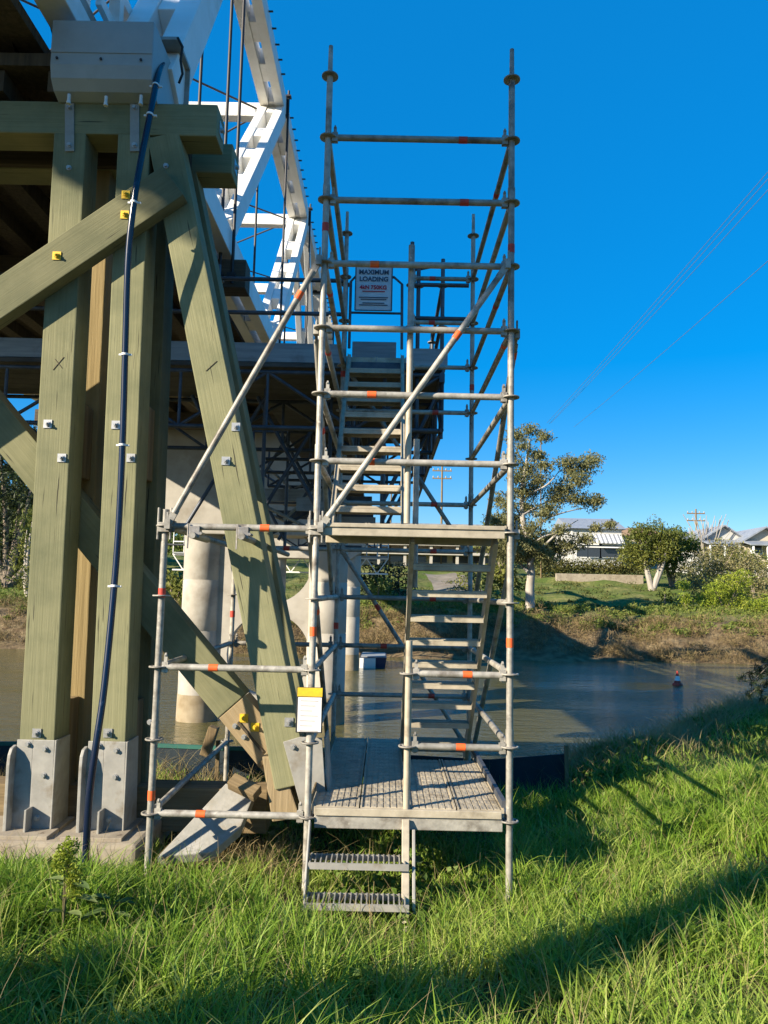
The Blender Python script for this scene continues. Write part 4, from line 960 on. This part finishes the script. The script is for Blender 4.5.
# brown tussocks on the water's edge and undergrowth: nobody could count it
cl = []
for i in range(900):
    x = RND.uniform(-42, 42); y = 32.3 + RND.random() ** 1.3 * 4.4; z = gz(x, y); r = RND.uniform(.25, .8); cl.append((x, y, z + r * .25, r * 1.25, r, r * .75))
tu = leaf_obj('undergrowth', cl, 420, .30, leaf_mat('tussock_straw', [C(.15, .10, .045), C(.30, .215, .11), C(.11, .09, .035), C(.24, .19, .085)], .2, .8), aspect=.06, droop=-.9); tag(tu, 'brown dry tussock grass along the far waterline', 'undergrowth', kind='stuff')
cl = []
for i in range(1300):
    x = RND.uniform(-42, 46); y = 41.5 - 6.6 * RND.random() ** 1.1; z = gz(x, y); r = RND.uniform(.2, .55); cl.append((x, y, z + r * .2, r * 1.3, r, r * .6))
tu = leaf_obj('ground_cover', cl, 300, .2, leaf_mat('bank_weeds', [C(.05, .085, .015), C(.12, .17, .03), C(.20, .22, .05), C(.18, .15, .06)], .3, .7), aspect=.3, droop=-.5); tag(tu, 'green weeds along the top of the far bank', 'ground cover', kind='stuff')
cl = []
for i in range(150):
    x = RND.uniform(-90, 110); y = RND.uniform(110, 150); r = RND.uniform(2.0, 4.2); cl.append((x, y, gz(x, y) + r * .7, r * 1.2, r, r))
for i in range(40):
    x = RND.uniform(-60, -14); y = RND.uniform(50, 75); r = RND.uniform(2.0, 3.6); cl.append((x, y, gz(x, y) + r * RND.uniform(.6, 2.2), r * 1.1, r, r))
tu = leaf_obj('treeline', cl, 60, .8, L_mid); tag(tu, 'far line of trees behind the houses', 'trees', kind='stuff')

# ------------------------------------------------------------------ houses
M_wallw = mat('weatherboard', C(.40, .40, .38), C(.48, .47, .45), 2, rough=.7)
M_wallc = mat('cream_wall', C(.44, .38, .28), C(.50, .44, .34), 2, rough=.7)
M_roofg = mat('grey_roof', C(.20, .22, .25), C(.28, .30, .33), 3, rough=.5)
M_roofb = mat('tile_roof', C(.28, .17, .09), C(.36, .23, .13), 6, rough=.8)
M_glass = mat('window_glass', C(.03, .035, .045), rough=.12, spec=.6)
M_awn = mat('awning_white', C(.72, .72, .72), rough=.6); M_awng = mat('awning_stripe', C(.22, .23, .25), rough=.6)
def house(name, label, px0, px1, pyb, pye, Y, dep, wmat, rmat, gable=True, pitch=.55, windows=(), porch=0, base_drop=2.0):
    a_, c_ = at(px0, pyb, Y), at(px1, pyb, Y); ze = at((px0 + px1) / 2, pye, Y).z; x0, x1, zb = a_.x, c_.x, a_.z
    h = thing(name, label, 'house', ((x0 + x1) / 2, Y + dep / 2, zb)); xm = (x0 + x1) / 2; zr = ze + (x1 - x0) / 2 * pitch
    if gable: MB().prism([(x0, Y, zb - base_drop), (x1, Y, zb - base_drop), (x1, Y, ze), (xm, Y, zr), (x0, Y, ze)], (0, dep, 0)).build('wall', wmat, h)
    else: MB().span((x0, Y, zb - base_drop), (x1, Y + dep, ze)).build('wall', wmat, h)
    r_ = MB(); ov = .45; th = .14
    if gable:
        for s in (-1, 1):
            e = V((xm + s * ((x1 - x0) / 2 + ov), 0, ze - ov * pitch)); t_ = V((xm, 0, zr + .03)); n_ = V((s * pitch, 0, 1)).normalized() * th
            r_.prism([V((e.x, Y - .5, e.z)), V((t_.x, Y - .5, t_.z)), V((t_.x, Y - .5, t_.z)) + V((0, 0, th)), V((e.x, Y - .5, e.z)) + n_], (0, dep + 1, 0))
    else:
        zr = ze + dep / 2 * pitch
        r_.prism([(x0 - ov, Y - ov, ze), (x0 - ov, Y + dep / 2, zr), (x0 - ov, Y + dep + ov, ze)], (x1 - x0 + 2 * ov, 0, 0))
    r_.build('roof', rmat, h)
    for (fx, fz, w, hh_) in windows:
        wx_ = x0 + (x1 - x0) * fx; wz = zb + (ze - zb) * fz
        f_ = MB(); f_.span((wx_ - w / 2 - .1, Y - .06, wz - hh_ / 2 - .1), (wx_ + w / 2 + .1, Y - .003, wz + hh_ / 2 + .1)); o = f_.build('window', M_white, h)
        MB().span((wx_ - w / 2, Y - .08, wz - hh_ / 2), (wx_ + w / 2, Y - .063, wz + hh_ / 2)).build('pane', M_glass, o)
    if porch:
        MB().prism([(x0 - .3, Y - porch, ze - .55), (x0 - .3, Y - .02, ze - .1), (x0 - .3, Y - .02, ze + .02), (x0 - .3, Y - porch, ze - .43)], (x1 - x0 + .6, 0, 0)).build('porch_roof', rmat, h)
        n = 4
        for i in range(n): MB().span((x0 + (x1 - x0) * i / (n - 1) - .07, Y - porch + .1, zb - base_drop), (x0 + (x1 - x0) * i / (n - 1) + .07, Y - porch + .24, ze - .5)).build('porch_post', M_white, h)
        MB().bar((x0, Y - porch + .17, zb + .9), (x1, Y - porch + .17, zb + .9), .06, .08).build('railing', M_white, h)
    return h, x0, x1, zb, ze
h, x0, x1, zb, ze = house('house', 'white house with a striped awning behind the hedge', 572, 622, 560, 529, 76, 9, M_wallw, M_roofg, False, .35, ((.78, .3, 2.4, 1.3), (.45, .3, 1.4, 1.3), (.2, .3, 1.2, 1.3)))
aw = MB(); ag = MB()
for i in range(14):
    xa = x0 + (x1 - x0) * (.38 + .6 * i / 14); xb = x0 + (x1 - x0) * (.38 + .6 * (i + .98) / 14)
    (aw if i % 2 else ag).prism([(xa, 75.9, ze - .55), (xa, 74.7, ze - 1.5), (xa, 74.7, ze - 1.62), (xa, 75.9, ze - .67)], (xb - xa, 0, 0))
aa = aw.build('awning', M_awn, h); ag.build('awning_stripe', M_awng, aa)
MB().bar((x0, 74.6, zb + 1.35), (x1, 74.6, zb + 1.35), .1, .12).build('carport_beam', M_white, h)
house('house', 'weatherboard house with grey gable roof and verandah, nearer the shrubs', 702, 745, 556, 540, 66, 9, M_wallw, M_roofg, True, .62, ((.3, .55, .9, 1.0), (.7, .55, .9, 1.0)), 2.0)
house('house', 'cream gabled house with verandah at the right edge of the photo', 744, 786, 556, 541, 64, 9, M_wallc, M_roofg, True, .6, ((.3, .55, .9, 1.0), (.7, .55, .9, 1.0)), 2.0)
house('house', 'low brown-roofed house between the striped awning house and the round trees', 618, 662, 560, 536, 84, 9, M_wallc, M_roofb, False, .3, ((.3, .5, 1.2, 1.1),))
# long two-storey building with balconies behind the stair
a_, c_ = at(325, 562, 72), at(512, 562, 72); z1_, z2_, z3_ = at(420, 553, 72).z, at(420, 545, 72).z, at(420, 528, 72).z
M_wallb = mat('beige_render', C(.36, .33, .28), C(.44, .41, .35), 2, rough=.8)
bd = thing('club_building', 'long pale two-storey building with open balconies seen through the stair', 'building', ((a_.x + c_.x) / 2, 76, a_.z))
MB().span((a_.x, 72, a_.z - 2), (c_.x, 84, z3_)).build('wall', M_wallc, bd)
MB().span((a_.x - .6, 69.8, z3_), (c_.x + .6, 84.5, z3_ + .28)).build('roof', M_roofg, bd)
for zz in (z1_ - .1, z2_): MB().span((a_.x, 70, zz - .15), (c_.x, 71.99, zz + .12)).build('balcony_slab', M_wallb, bd)
mb = MB()
for i in range(60): x = a_.x + (c_.x - a_.x) * i / 59; mb.tube((x, 70.1, z2_ + .12), (x, 70.1, z2_ + 1.0), .03, 5)
mb.bar((a_.x, 70.1, z2_ + 1.0), (c_.x, 70.1, z2_ + 1.0), .06, .08); mb.build('balustrade', M_wallb, bd)
for i in range(8): x = a_.x + (c_.x - a_.x) * (i + .1) / 7.3; MB().span((x - .14, 70.2, a_.z - 1.5), (x + .14, 70.5, z3_)).build('column', M_wallb, bd)
for i in range(9):
    for zz in (a_.z + .1, z2_ + .3):
        x = a_.x + (c_.x - a_.x) * (i + .5) / 9; o = MB().span((x - .85, 71.93, zz), (x + .85, 71.997, zz + 1.25)).build('window', M_wallb, bd); MB().span((x - .77, 71.9, zz + .08), (x + .77, 71.927, zz + 1.17)).build('pane', M_glass, o)

# ------------------------------------------------------------------ river things
p = at(677.5, 685, 20.5); d_ = ray(677.5, 685); p = CPOS + d_ * ((WATER - CPOS.z) / d_.z)
by = thing('buoy', 'small red and white cone buoy floating on the river', 'buoy', p)
MB().lathe([(.06, -.08), (.17, -.06), (.18, .02), (.15, .07)], p, 18).build('float', M_red, by)
MB().lathe([(.12, .07), (.10, .16)], p, 16).build('lower_band', M_red, by); MB().lathe([(.10, .16), (.06, .32)], p, 16).build('cone', M_white, by); MB().lathe([(.06, .32), (.03, .47), (.012, .50)], p, 16).build('cone_tip', M_red, by)
d_ = ray(373, 668); p = CPOS + d_ * ((WATER - CPOS.z) / d_.z)
bo = thing('boat', 'small white and navy punt moored beside the slim far pier', 'boat', p)
hl = []
def hull(w, z, y0, y1): return [V((p.x - w, p.y + y0, p.z + z)), V((p.x + w, p.y + y0, p.z + z)), V((p.x + w, p.y + y1 - .5, p.z + z)), V((p.x, p.y + y1, p.z + z)), V((p.x - w, p.y + y1 - .5, p.z + z))]
r0, r1, r2, r3 = hull(.46, -.15, 0, 2.6), hull(.55, .42, -.05, 2.9), hull(.5, .42, .0, 2.8), hull(.42, .02, .05, 2.5)
mb = MB(); n = 5; vs = r0 + r1 + r2 + r3
mb.add(vs, [tuple(range(n))[::-1]] + [(k * n + i, k * n + (i + 1) % n, (k + 1) * n + (i + 1) % n, (k + 1) * n + i) for k in range(3) for i in range(n)] + [tuple(3 * n + i for i in range(n))])
mb.build('hull', mat('navy_paint', C(.02, .03, .07), rough=.4), bo)
MB().span((p.x - .56, p.y - .1, p.z + .40), (p.x + .1, p.y - .06, p.z + -.02)).build('transom', M_white, bo)
for yy in (.5, 1.5): MB().span((p.x - .5, p.y + yy, p.z + .3), (p.x + .5, p.y + yy + .3, p.z + .35)).build('thwart', M_white, bo)
MB().span((p.x - .5, p.y + .0, p.z + .43), (p.x + .5, p.y + 2.2, p.z + .47)).build('gunwale_cover', M_board, bo)

# ------------------------------------------------------------------ silt fence, stakes, small plants by the bank
M_silt = mat('silt_cloth', C(.012, .02, .03), C(.02, .035, .045), 4, rough=.8, bump=.3)
M_teal = mat('teal_cloth', C(.02, .10, .085), C(.03, .14, .11), 6, rough=.7)
sf = thing('silt_fence', 'dark silt fence strip with a stake along the bank top behind the scaffold', 'fence', (0, 3.6, -.65))
pts = [(-6, 3.1), (-4, 3.25), (-2.6, 3.2), (-1.2, 3.3), (.3, 3.15), (1.12, 3.05)]
mb = MB(); tmb = MB()
for (xa, ya), (xb, yb) in zip(pts[:-1], pts[1:]):
    za, zb_ = gz(xa, ya), gz(xb, yb); mb.prism([(xa, ya, za - .05), (xb, yb, zb_ - .05), (xb, yb, zb_ + .36), (xa, ya, za + .36)], (0, .02, 0))
    if xa < -1.3: tmb.prism([(xa, ya - .01, za + .36), (xb, yb - .01, zb_ + .36), (xb, yb - .01, zb_ + .40), (xa, ya - .01, za + .40)], (0, .04, 0))
mb.build('fabric', M_silt, sf); tmb.build('hem', M_teal, sf)
for x, y in ((-2.7, 3.16), (1.1, 3.0), (-1.2, 3.26)): z = gz(x, y); MB().box((x, y - .03, z + .22), (.04, .04, .5)).build('stake', M_timber_brown, sf)
st_ = MB().bar(at(205, 755, 3.0), at(212, 738, 3.0) + V((.02, 0, .12)), .14, .10); tag(st_.build('timber_stub', M_timber_brown, None, .01), 'weathered brown timber stub standing in dry weeds behind the sill', 'timber')

def weed(name, label, base, hgt, n, mt, size, lean=.2, leafy=True, cat='plant', group=None):
    base = V(base); t = thing(name, label, cat, base, group); mb = MB(); cl = []
    for i in range(n):
        e = base + V((RND.uniform(-1, 1) * lean * hgt, RND.uniform(-1, 1) * lean * hgt, hgt * RND.uniform(.7, 1))); m_ = base.lerp(e, .5) + V((RND.uniform(-.05, .05), 0, .05))
        limb(mb, [base, m_, e], .008, .003, 5)
        for f in np.linspace(.3, 1, 5): q = base.lerp(e, f); cl.append((q.x, q.y, q.z, .06, .06, .05))
    mb.build('stem', M_weedstem, t)
    if leafy:
        co, q, rn = leaves(cl, 40, size); co = co - np.array(base); me = bpy.data.meshes.new('leaf_spray'); fill_mesh(me, co, q, rn); me.materials.append(mt); link('leaf_spray', me, Matrix.Translation(base), t)
M_weedstem = mat('weed_stem', C(.10, .09, .04), C(.16, .13, .06), 8)
def gp(px, py):                                   # point of the near ground seen at a pixel
    d = ray(px, py); t = 2.0
    while t < 60:
        q = CPOS + d * t
        if q.z <= gz(q.x, q.y) + .02: return q
        t += .02
    return q
for px, py, h_, n, lb in ((622, 738, .42, 4, 'dark leafy weed at the water edge right of the scaffold'), (597, 752, .5, 2, 'thin bare leaning stalk left of the dark leafy weed by the water')):
    e_ = gp(px, py); weed('weed', lb, (e_.x, e_.y, gz(e_.x, e_.y)), h_, n, L_mid, .06, .25, n > 2, group='weeds at the water edge')
# broadleaf weeds in the foreground grass
M_dock = leaf_mat('dock_leaves', [C(.07, .12, .035), C(.12, .18, .06), C(.2, .25, .09)], .35)
def dock(px, py, h_, label, nl=9, flower=False):
    q = gp(px, py); q.z = gz(q.x, q.y); t = thing('broadleaf_weed', label, 'plant', q, 'broadleaf weeds in the grass'); mb = MB(); fs = []
    st_ = MB()
    for i in range(nl):
        a = RND.uniform(0, 6.28); zz = RND.uniform(.35, 1) * h_; o = q + V((0, 0, zz * .8)); L = RND.uniform(.10, .17); w = L * .42
        d = V((math.cos(a), math.sin(a), RND.uniform(.0, .7))).normalized(); s = d.cross(V((0, 0, 1))).normalized(); u = s.cross(d)
        P = [o]; 
        ring = [(0, .15), (.25, .85), (.5, 1), (.78, .7), (1, 0)]
        vs = []; 
        for f, ww in ring:
            c = o + d * (L * (f + .15)) - V((0, 0, 1)) * (f * f * L * .35); vs += [c + s * w * ww * .5 + u * .012, c, c - s * w * ww * .5 + u * .012]
        mb.add(vs, [(k * 3 + j, k * 3 + j + 1, k * 3 + j + 4, k * 3 + j + 3) for k in range(4) for j in range(2)], True)
        st_.tube(q, o, .004, 5, .003)
    o = mb.build('leaf', M_dock, t); a_ = o.data.attributes.new('rnd', 'FLOAT', 'POINT'); a_.data.foreach_set('value', np.repeat(NPR.random(nl), 15).astype(np.float32))
    if flower:
        for i in range(3): st_.tube(q, q + V((RND.uniform(-.05, .05), .02, h_ * 1.25)), .005, 5, .003)
        leaf_obj('seed_head', [(q.x + RND.uniform(-.05, .05), q.y, q.z + h_ * f, .05, .05, .07) for f in (.75, .9, 1.05, 1.2)], 1500, .02, L_vine, t)
    st_.build('stem', M_weedstem, t)
dock(62, 945, .42, 'flowering broadleaf weed with pale seed head left in the foreground grass', 10, True)
dock(110, 940, .34, 'dark broadleaf weed right of the flowering weed in the grass', 8)
dock(420, 880, .20, 'low broad leaves in the grass just right of the entry steps', 9)
dock(566, 902, .16, 'pale clover-like weed patch in the grass right of the scaffold post', 12)
dock(288, 838, .40, 'leafy weed growing against the raking leg foot', 14, True)
dock(268, 842, .30, 'shorter leafy weed between the slab and the raking leg foot', 12)

# branch tip hanging in at the right edge
tp = at(800, 640, 3.2); ct = thing('casuarina_tree', 'dark casuarina sapling whose branch tips reach in at the right edge', 'tree', (tp.x, 3.4, gz(tp.x, 3.4)))
mb = MB(); b0 = V((tp.x, 3.4, gz(tp.x, 3.4))); limb(mb, [b0, b0 + V((.12, .05, .7)), b0 + V((.16, .1, 1.5))], .022, .008); cl = [(b0.x + .2 + RND.uniform(-.12, .25), b0.y + RND.uniform(-.2, .3), b0.z + zz, .24, .24, .2) for zz in (.45, .7, .9, 1.1, 1.3, 1.5)]
for (x_, y_) in ((752, 682), (741, 678), (757, 668), (765, 700), (750, 694), (760, 690), (768, 660), (772, 645)):
    e = at(x_, y_, 3.2 + RND.uniform(-.15, .15)); s_ = b0 + V((.14, .06, RND.uniform(.7, 1.3))); limb(mb, [s_, s_.lerp(e, .5) + V((0, 0, .06)), e], .012, .003, 5)
    for f in (.55, .7, .85, 1.0): q = s_.lerp(e, f); cl.append((q.x, q.y, q.z, .05, .05, .04))
mb.build('trunk', M_trunk, ct); leaf_obj('crown', cl, 130, .10, L_dark, ct, aspect=.1)

# ------------------------------------------------------------------ unseen gum added behind the viewpoint to shade trestle top, scaffold and grass
def sv(s, a, z): return V((.56 * s + .83 * a, -.83 * s + .56 * a, z))     # s across the sun, a along it
q = sv(.98, -15, 0); q.z = gz(q.x, q.y) - .1
bg_ = thing('gum_tree', 'unseen broad gum added behind the viewpoint to cast shade, beside the approach deck', 'tree', q)
mb = MB(); limb(mb, [q, q + V((.0, .0, 4)), q + V((.1, .1, 8.5)), q + V((0, 0, 13))], .40, .12, 12)
cl = []
for i in range(150):  # crown clumps laid out across the sun to shape the shade edge
    s = RND.uniform(-2.9, 1.9); v_ = RND.uniform(4.55, 8.2); a = -15 + RND.uniform(-1.6, 1.6)
    if s < -2.3 and v_ > 5.4: continue
    if i < 26: s = -2.7 + i * .18; v_ = 4.4 + .2 * math.sin(s * 2); a = -15 + RND.uniform(-.5, .5)
    p = sv(s, a, v_ - .466 * a); cl.append((p.x, p.y, p.z, .95, .95, .7))
for s_, v_ in ((.30, -1.75),):  # low clump added to darken a patch of foreground grass
    p = sv(s_, -15.5, v_ + .466 * 15.5); cl.append((p.x, p.y, p.z, .36, .36, .22)); limb(mb, [q + V((0, 0, 4.5)), V((p.x, p.y, p.z))], .07, .03, 6)
for i in range(0, len(cl), 5): limb(mb, [q + V((0, 0, RND.uniform(10.8, 12))), V(cl[i][:3])], .08, .03, 6)
mb.build('trunk', M_trunk, bg_); leaf_obj('crown', cl, 420, .46, L_gum, bg_, aspect=.65, shell=.2)

# ------------------------------------------------------------------ grass
def grass(name, x, y, hgt, wid, lean, mt, seg=4, sink=.03, label='grass', azim=None, tone=None):
    n = len(x); z = height(x, y) - sink
    az = NPR.random(n) * 2 * np.pi if azim is None else azim; dirx, diry = np.cos(az), np.sin(az)
    fa = NPR.random(n) * 2 * np.pi; sx, sy = np.cos(fa), np.sin(fa)
    co = np.zeros((n, (seg + 1) * 2, 3)); h = hgt; ln = lean * h
    for k in range(seg + 1):
        t = k / seg; off = ln * t ** 2.0; up = h * (t - .32 * np.minimum(lean, 1.6) * t ** 2.2); w = wid * (1 - t ** 1.8) * .5 + .0006
        cx = x + dirx * off; cy = y + diry * off; cz = z + up
        co[:, 2 * k] = np.stack([cx - sx * w, cy - sy * w, cz], 1); co[:, 2 * k + 1] = np.stack([cx + sx * w, cy + sy * w, cz], 1)
    b_ = (np.arange(n) * (seg + 1) * 2)[:, None]
    q = np.concatenate([np.stack([b_ + 2 * k, b_ + 2 * k + 1, b_ + 2 * k + 3, b_ + 2 * k + 2], -1)[:, 0] for k in range(seg)])
    patch = .5 + .5 * np.sin(x * 1.3 + 2 * np.sin(y * .9)) * np.sin(y * 1.1 + x * .4)
    rn = np.clip(.62 * NPR.random(n) + .38 * patch, 0, 1) if tone is None else np.clip(.35 * NPR.random(n) + .4 * tone + .25 * patch, 0, 1)
    me = bpy.data.meshes.new(name); fill_mesh(me, co.reshape(-1, 3), q, np.repeat(rn, (seg + 1) * 2)); me.materials.append(mt)
    return tag(link(name, me, Matrix()), label, 'grass', kind='stuff')
G1 = leaf_mat('grass_blades', [C(.075, .155, .014), C(.14, .26, .024), C(.235, .36, .04), C(.40, .45, .11), C(.185, .31, .03)], .42, .5)
G2 = leaf_mat('dry_stalks', [C(.26, .20, .09), C(.36, .28, .14), C(.22, .20, .08)], .3, .7)
def scatter(n, x0, x1, y0, y1, dens=None, foot=True):
    x = NPR.uniform(x0, x1, n); y = NPR.uniform(y0, y1, n); keep = y < near_edge(x) + .9
    # only where the view or its near surroundings could see it
    keep &= np.abs(x + .9) < .66 * (y + 5.5) + 1.1
    if foot: keep &= ~((x < -2.6) & (y > .13) & (y < 1.7)) & ~((x < -1.75) & (y > .7) & (y < 1.15)) & ~((x > -2.55) & (x < -2.0) & (y > .02) & (y < .7)) & ~((x < -1.5) & (y > .2) & (y < 1.3) & (NPR.random(n) < .4))
    cl_ = np.sin(x * 2.1 + np.sin(y * 1.7) * 2) * np.sin(y * 2.6 + np.sin(x * 1.3)) + .5 * np.sin(x * 5.3 + y * 4.1)
    keep &= NPR.random(n) < .72 + .28 * cl_
    return x[keep], y[keep], cl_[keep]
def shorter(x, y): return np.where((x > -1.45) & (x < .1) & (y > .1) & (y < 2.5), .6, 1) * np.where((x < -1.4) & (y > -.5), .72, 1) * np.where((x > -1.5) & (x < -.55) & (y > -.62) & (y < .1), .55, 1)
x, y, c_ = scatter(80000, -5.5, 5.2, -3.4, 2.6)
hh = (.12 + .11 * NPR.random(len(x)) + .04 * c_) * shorter(x, y)
grass('grass', x, y, hh, .004 + .006 * NPR.random(len(x)), .2 + 1.0 * NPR.random(len(x)) ** 1.4, G1, label='low green grass around the scaffold')
tx, ty, tc = scatter(10500, -5.5, 5.2, -3.4, 2.6); k = 13; nt_ = len(tx)
th = (.20 + .17 * NPR.random(nt_) ** 1.5 + .05 * tc) * shorter(tx, ty); ttone = NPR.random(nt_); tl = .35 + .9 * NPR.random(nt_); tw = .006 + .007 * NPR.random(nt_)
az = NPR.random((nt_, k)) * 2 * np.pi; rr = .055 * np.sqrt(NPR.random((nt_, k)))
x = (tx[:, None] + np.cos(az) * rr).ravel(); y = (ty[:, None] + np.sin(az) * rr).ravel()
hh = (th[:, None] * (.55 + .55 * NPR.random((nt_, k)))).ravel(); ln = (tl[:, None] * (.35 + .9 * NPR.random((nt_, k)))).ravel()
grass('grass_tufts', x, y, hh, np.repeat(tw, k) * (.7 + .5 * NPR.random(nt_ * k)), ln, G1, seg=5, label='tall arching grass tufts in the foreground', azim=az.ravel() + NPR.normal(0, .5, nt_ * k), tone=np.repeat(ttone, k))
x, y, c_ = scatter(90000, -4, 12, 2.6, 12, foot=False)
grass('grass', x, y, .15 + .13 * NPR.random(len(x)) + .04 * c_, .007 + .007 * NPR.random(len(x)), .2 + 1.1 * NPR.random(len(x)), G1, seg=3, label='green grass on the bank top beyond the scaffold')
x, y, c_ = scatter(9000, -5, 5, -3.3, 4)
grass('dry_grass', x, y, .22 + .22 * NPR.random(len(x)), .0025 + .0015 * NPR.random(len(x)), .1 + .9 * NPR.random(len(x)), G2, label='scattered dry stalks in the green grass')
x = NPR.uniform(1, 12, 16000); y = near_edge(x) + NPR.normal(.0, .45, len(x)) - .1
grass('dry_grass', x, y, .2 + .25 * NPR.random(len(x)), .006 + .004 * NPR.random(len(x)), .3 + .9 * NPR.random(len(x)), G2, seg=3, label='straw-coloured dry grass along the near waterline')
x = NPR.uniform(-2.5, -1.5, 700); y = NPR.uniform(.1, 1.2, 700)
grass('dry_grass', x, y, .12 + .2 * NPR.random(700), .003 + .003 * NPR.random(700), .3 + 1.2 * NPR.random(700), G2, label='dry debris and stalks under the raking leg')
x = NPR.uniform(-5, -1.6, 1500); y = NPR.uniform(2.2, 4.2, 1500)
grass('dry_grass', x, y, .25 + .3 * NPR.random(1500), .003 + .002 * NPR.random(1500), .3 + 1 * NPR.random(1500), G2, label='straw weeds behind the timber sill')
# small round-leaved ground weeds mixed into the grass
x, y, c_ = scatter(9000, -5, 9, -3.3, 8, foot=True); z = height(x, y)
k = (c_ > .25); x, y, z = x[k][:2600], y[k][:2600], z[k][:2600]
gw = leaf_obj('ground_cover', [(a, b_, c + .09, .07, .07, .07) for a, b_, c in zip(x, y, z)], 70, .045, leaf_mat('clover_leaves', [C(.06, .12, .016), C(.12, .20, .03), C(.19, .25, .05)], .35), aspect=.8); tag(gw, 'low round-leaved weeds between the grass blades', 'weeds', kind='stuff')
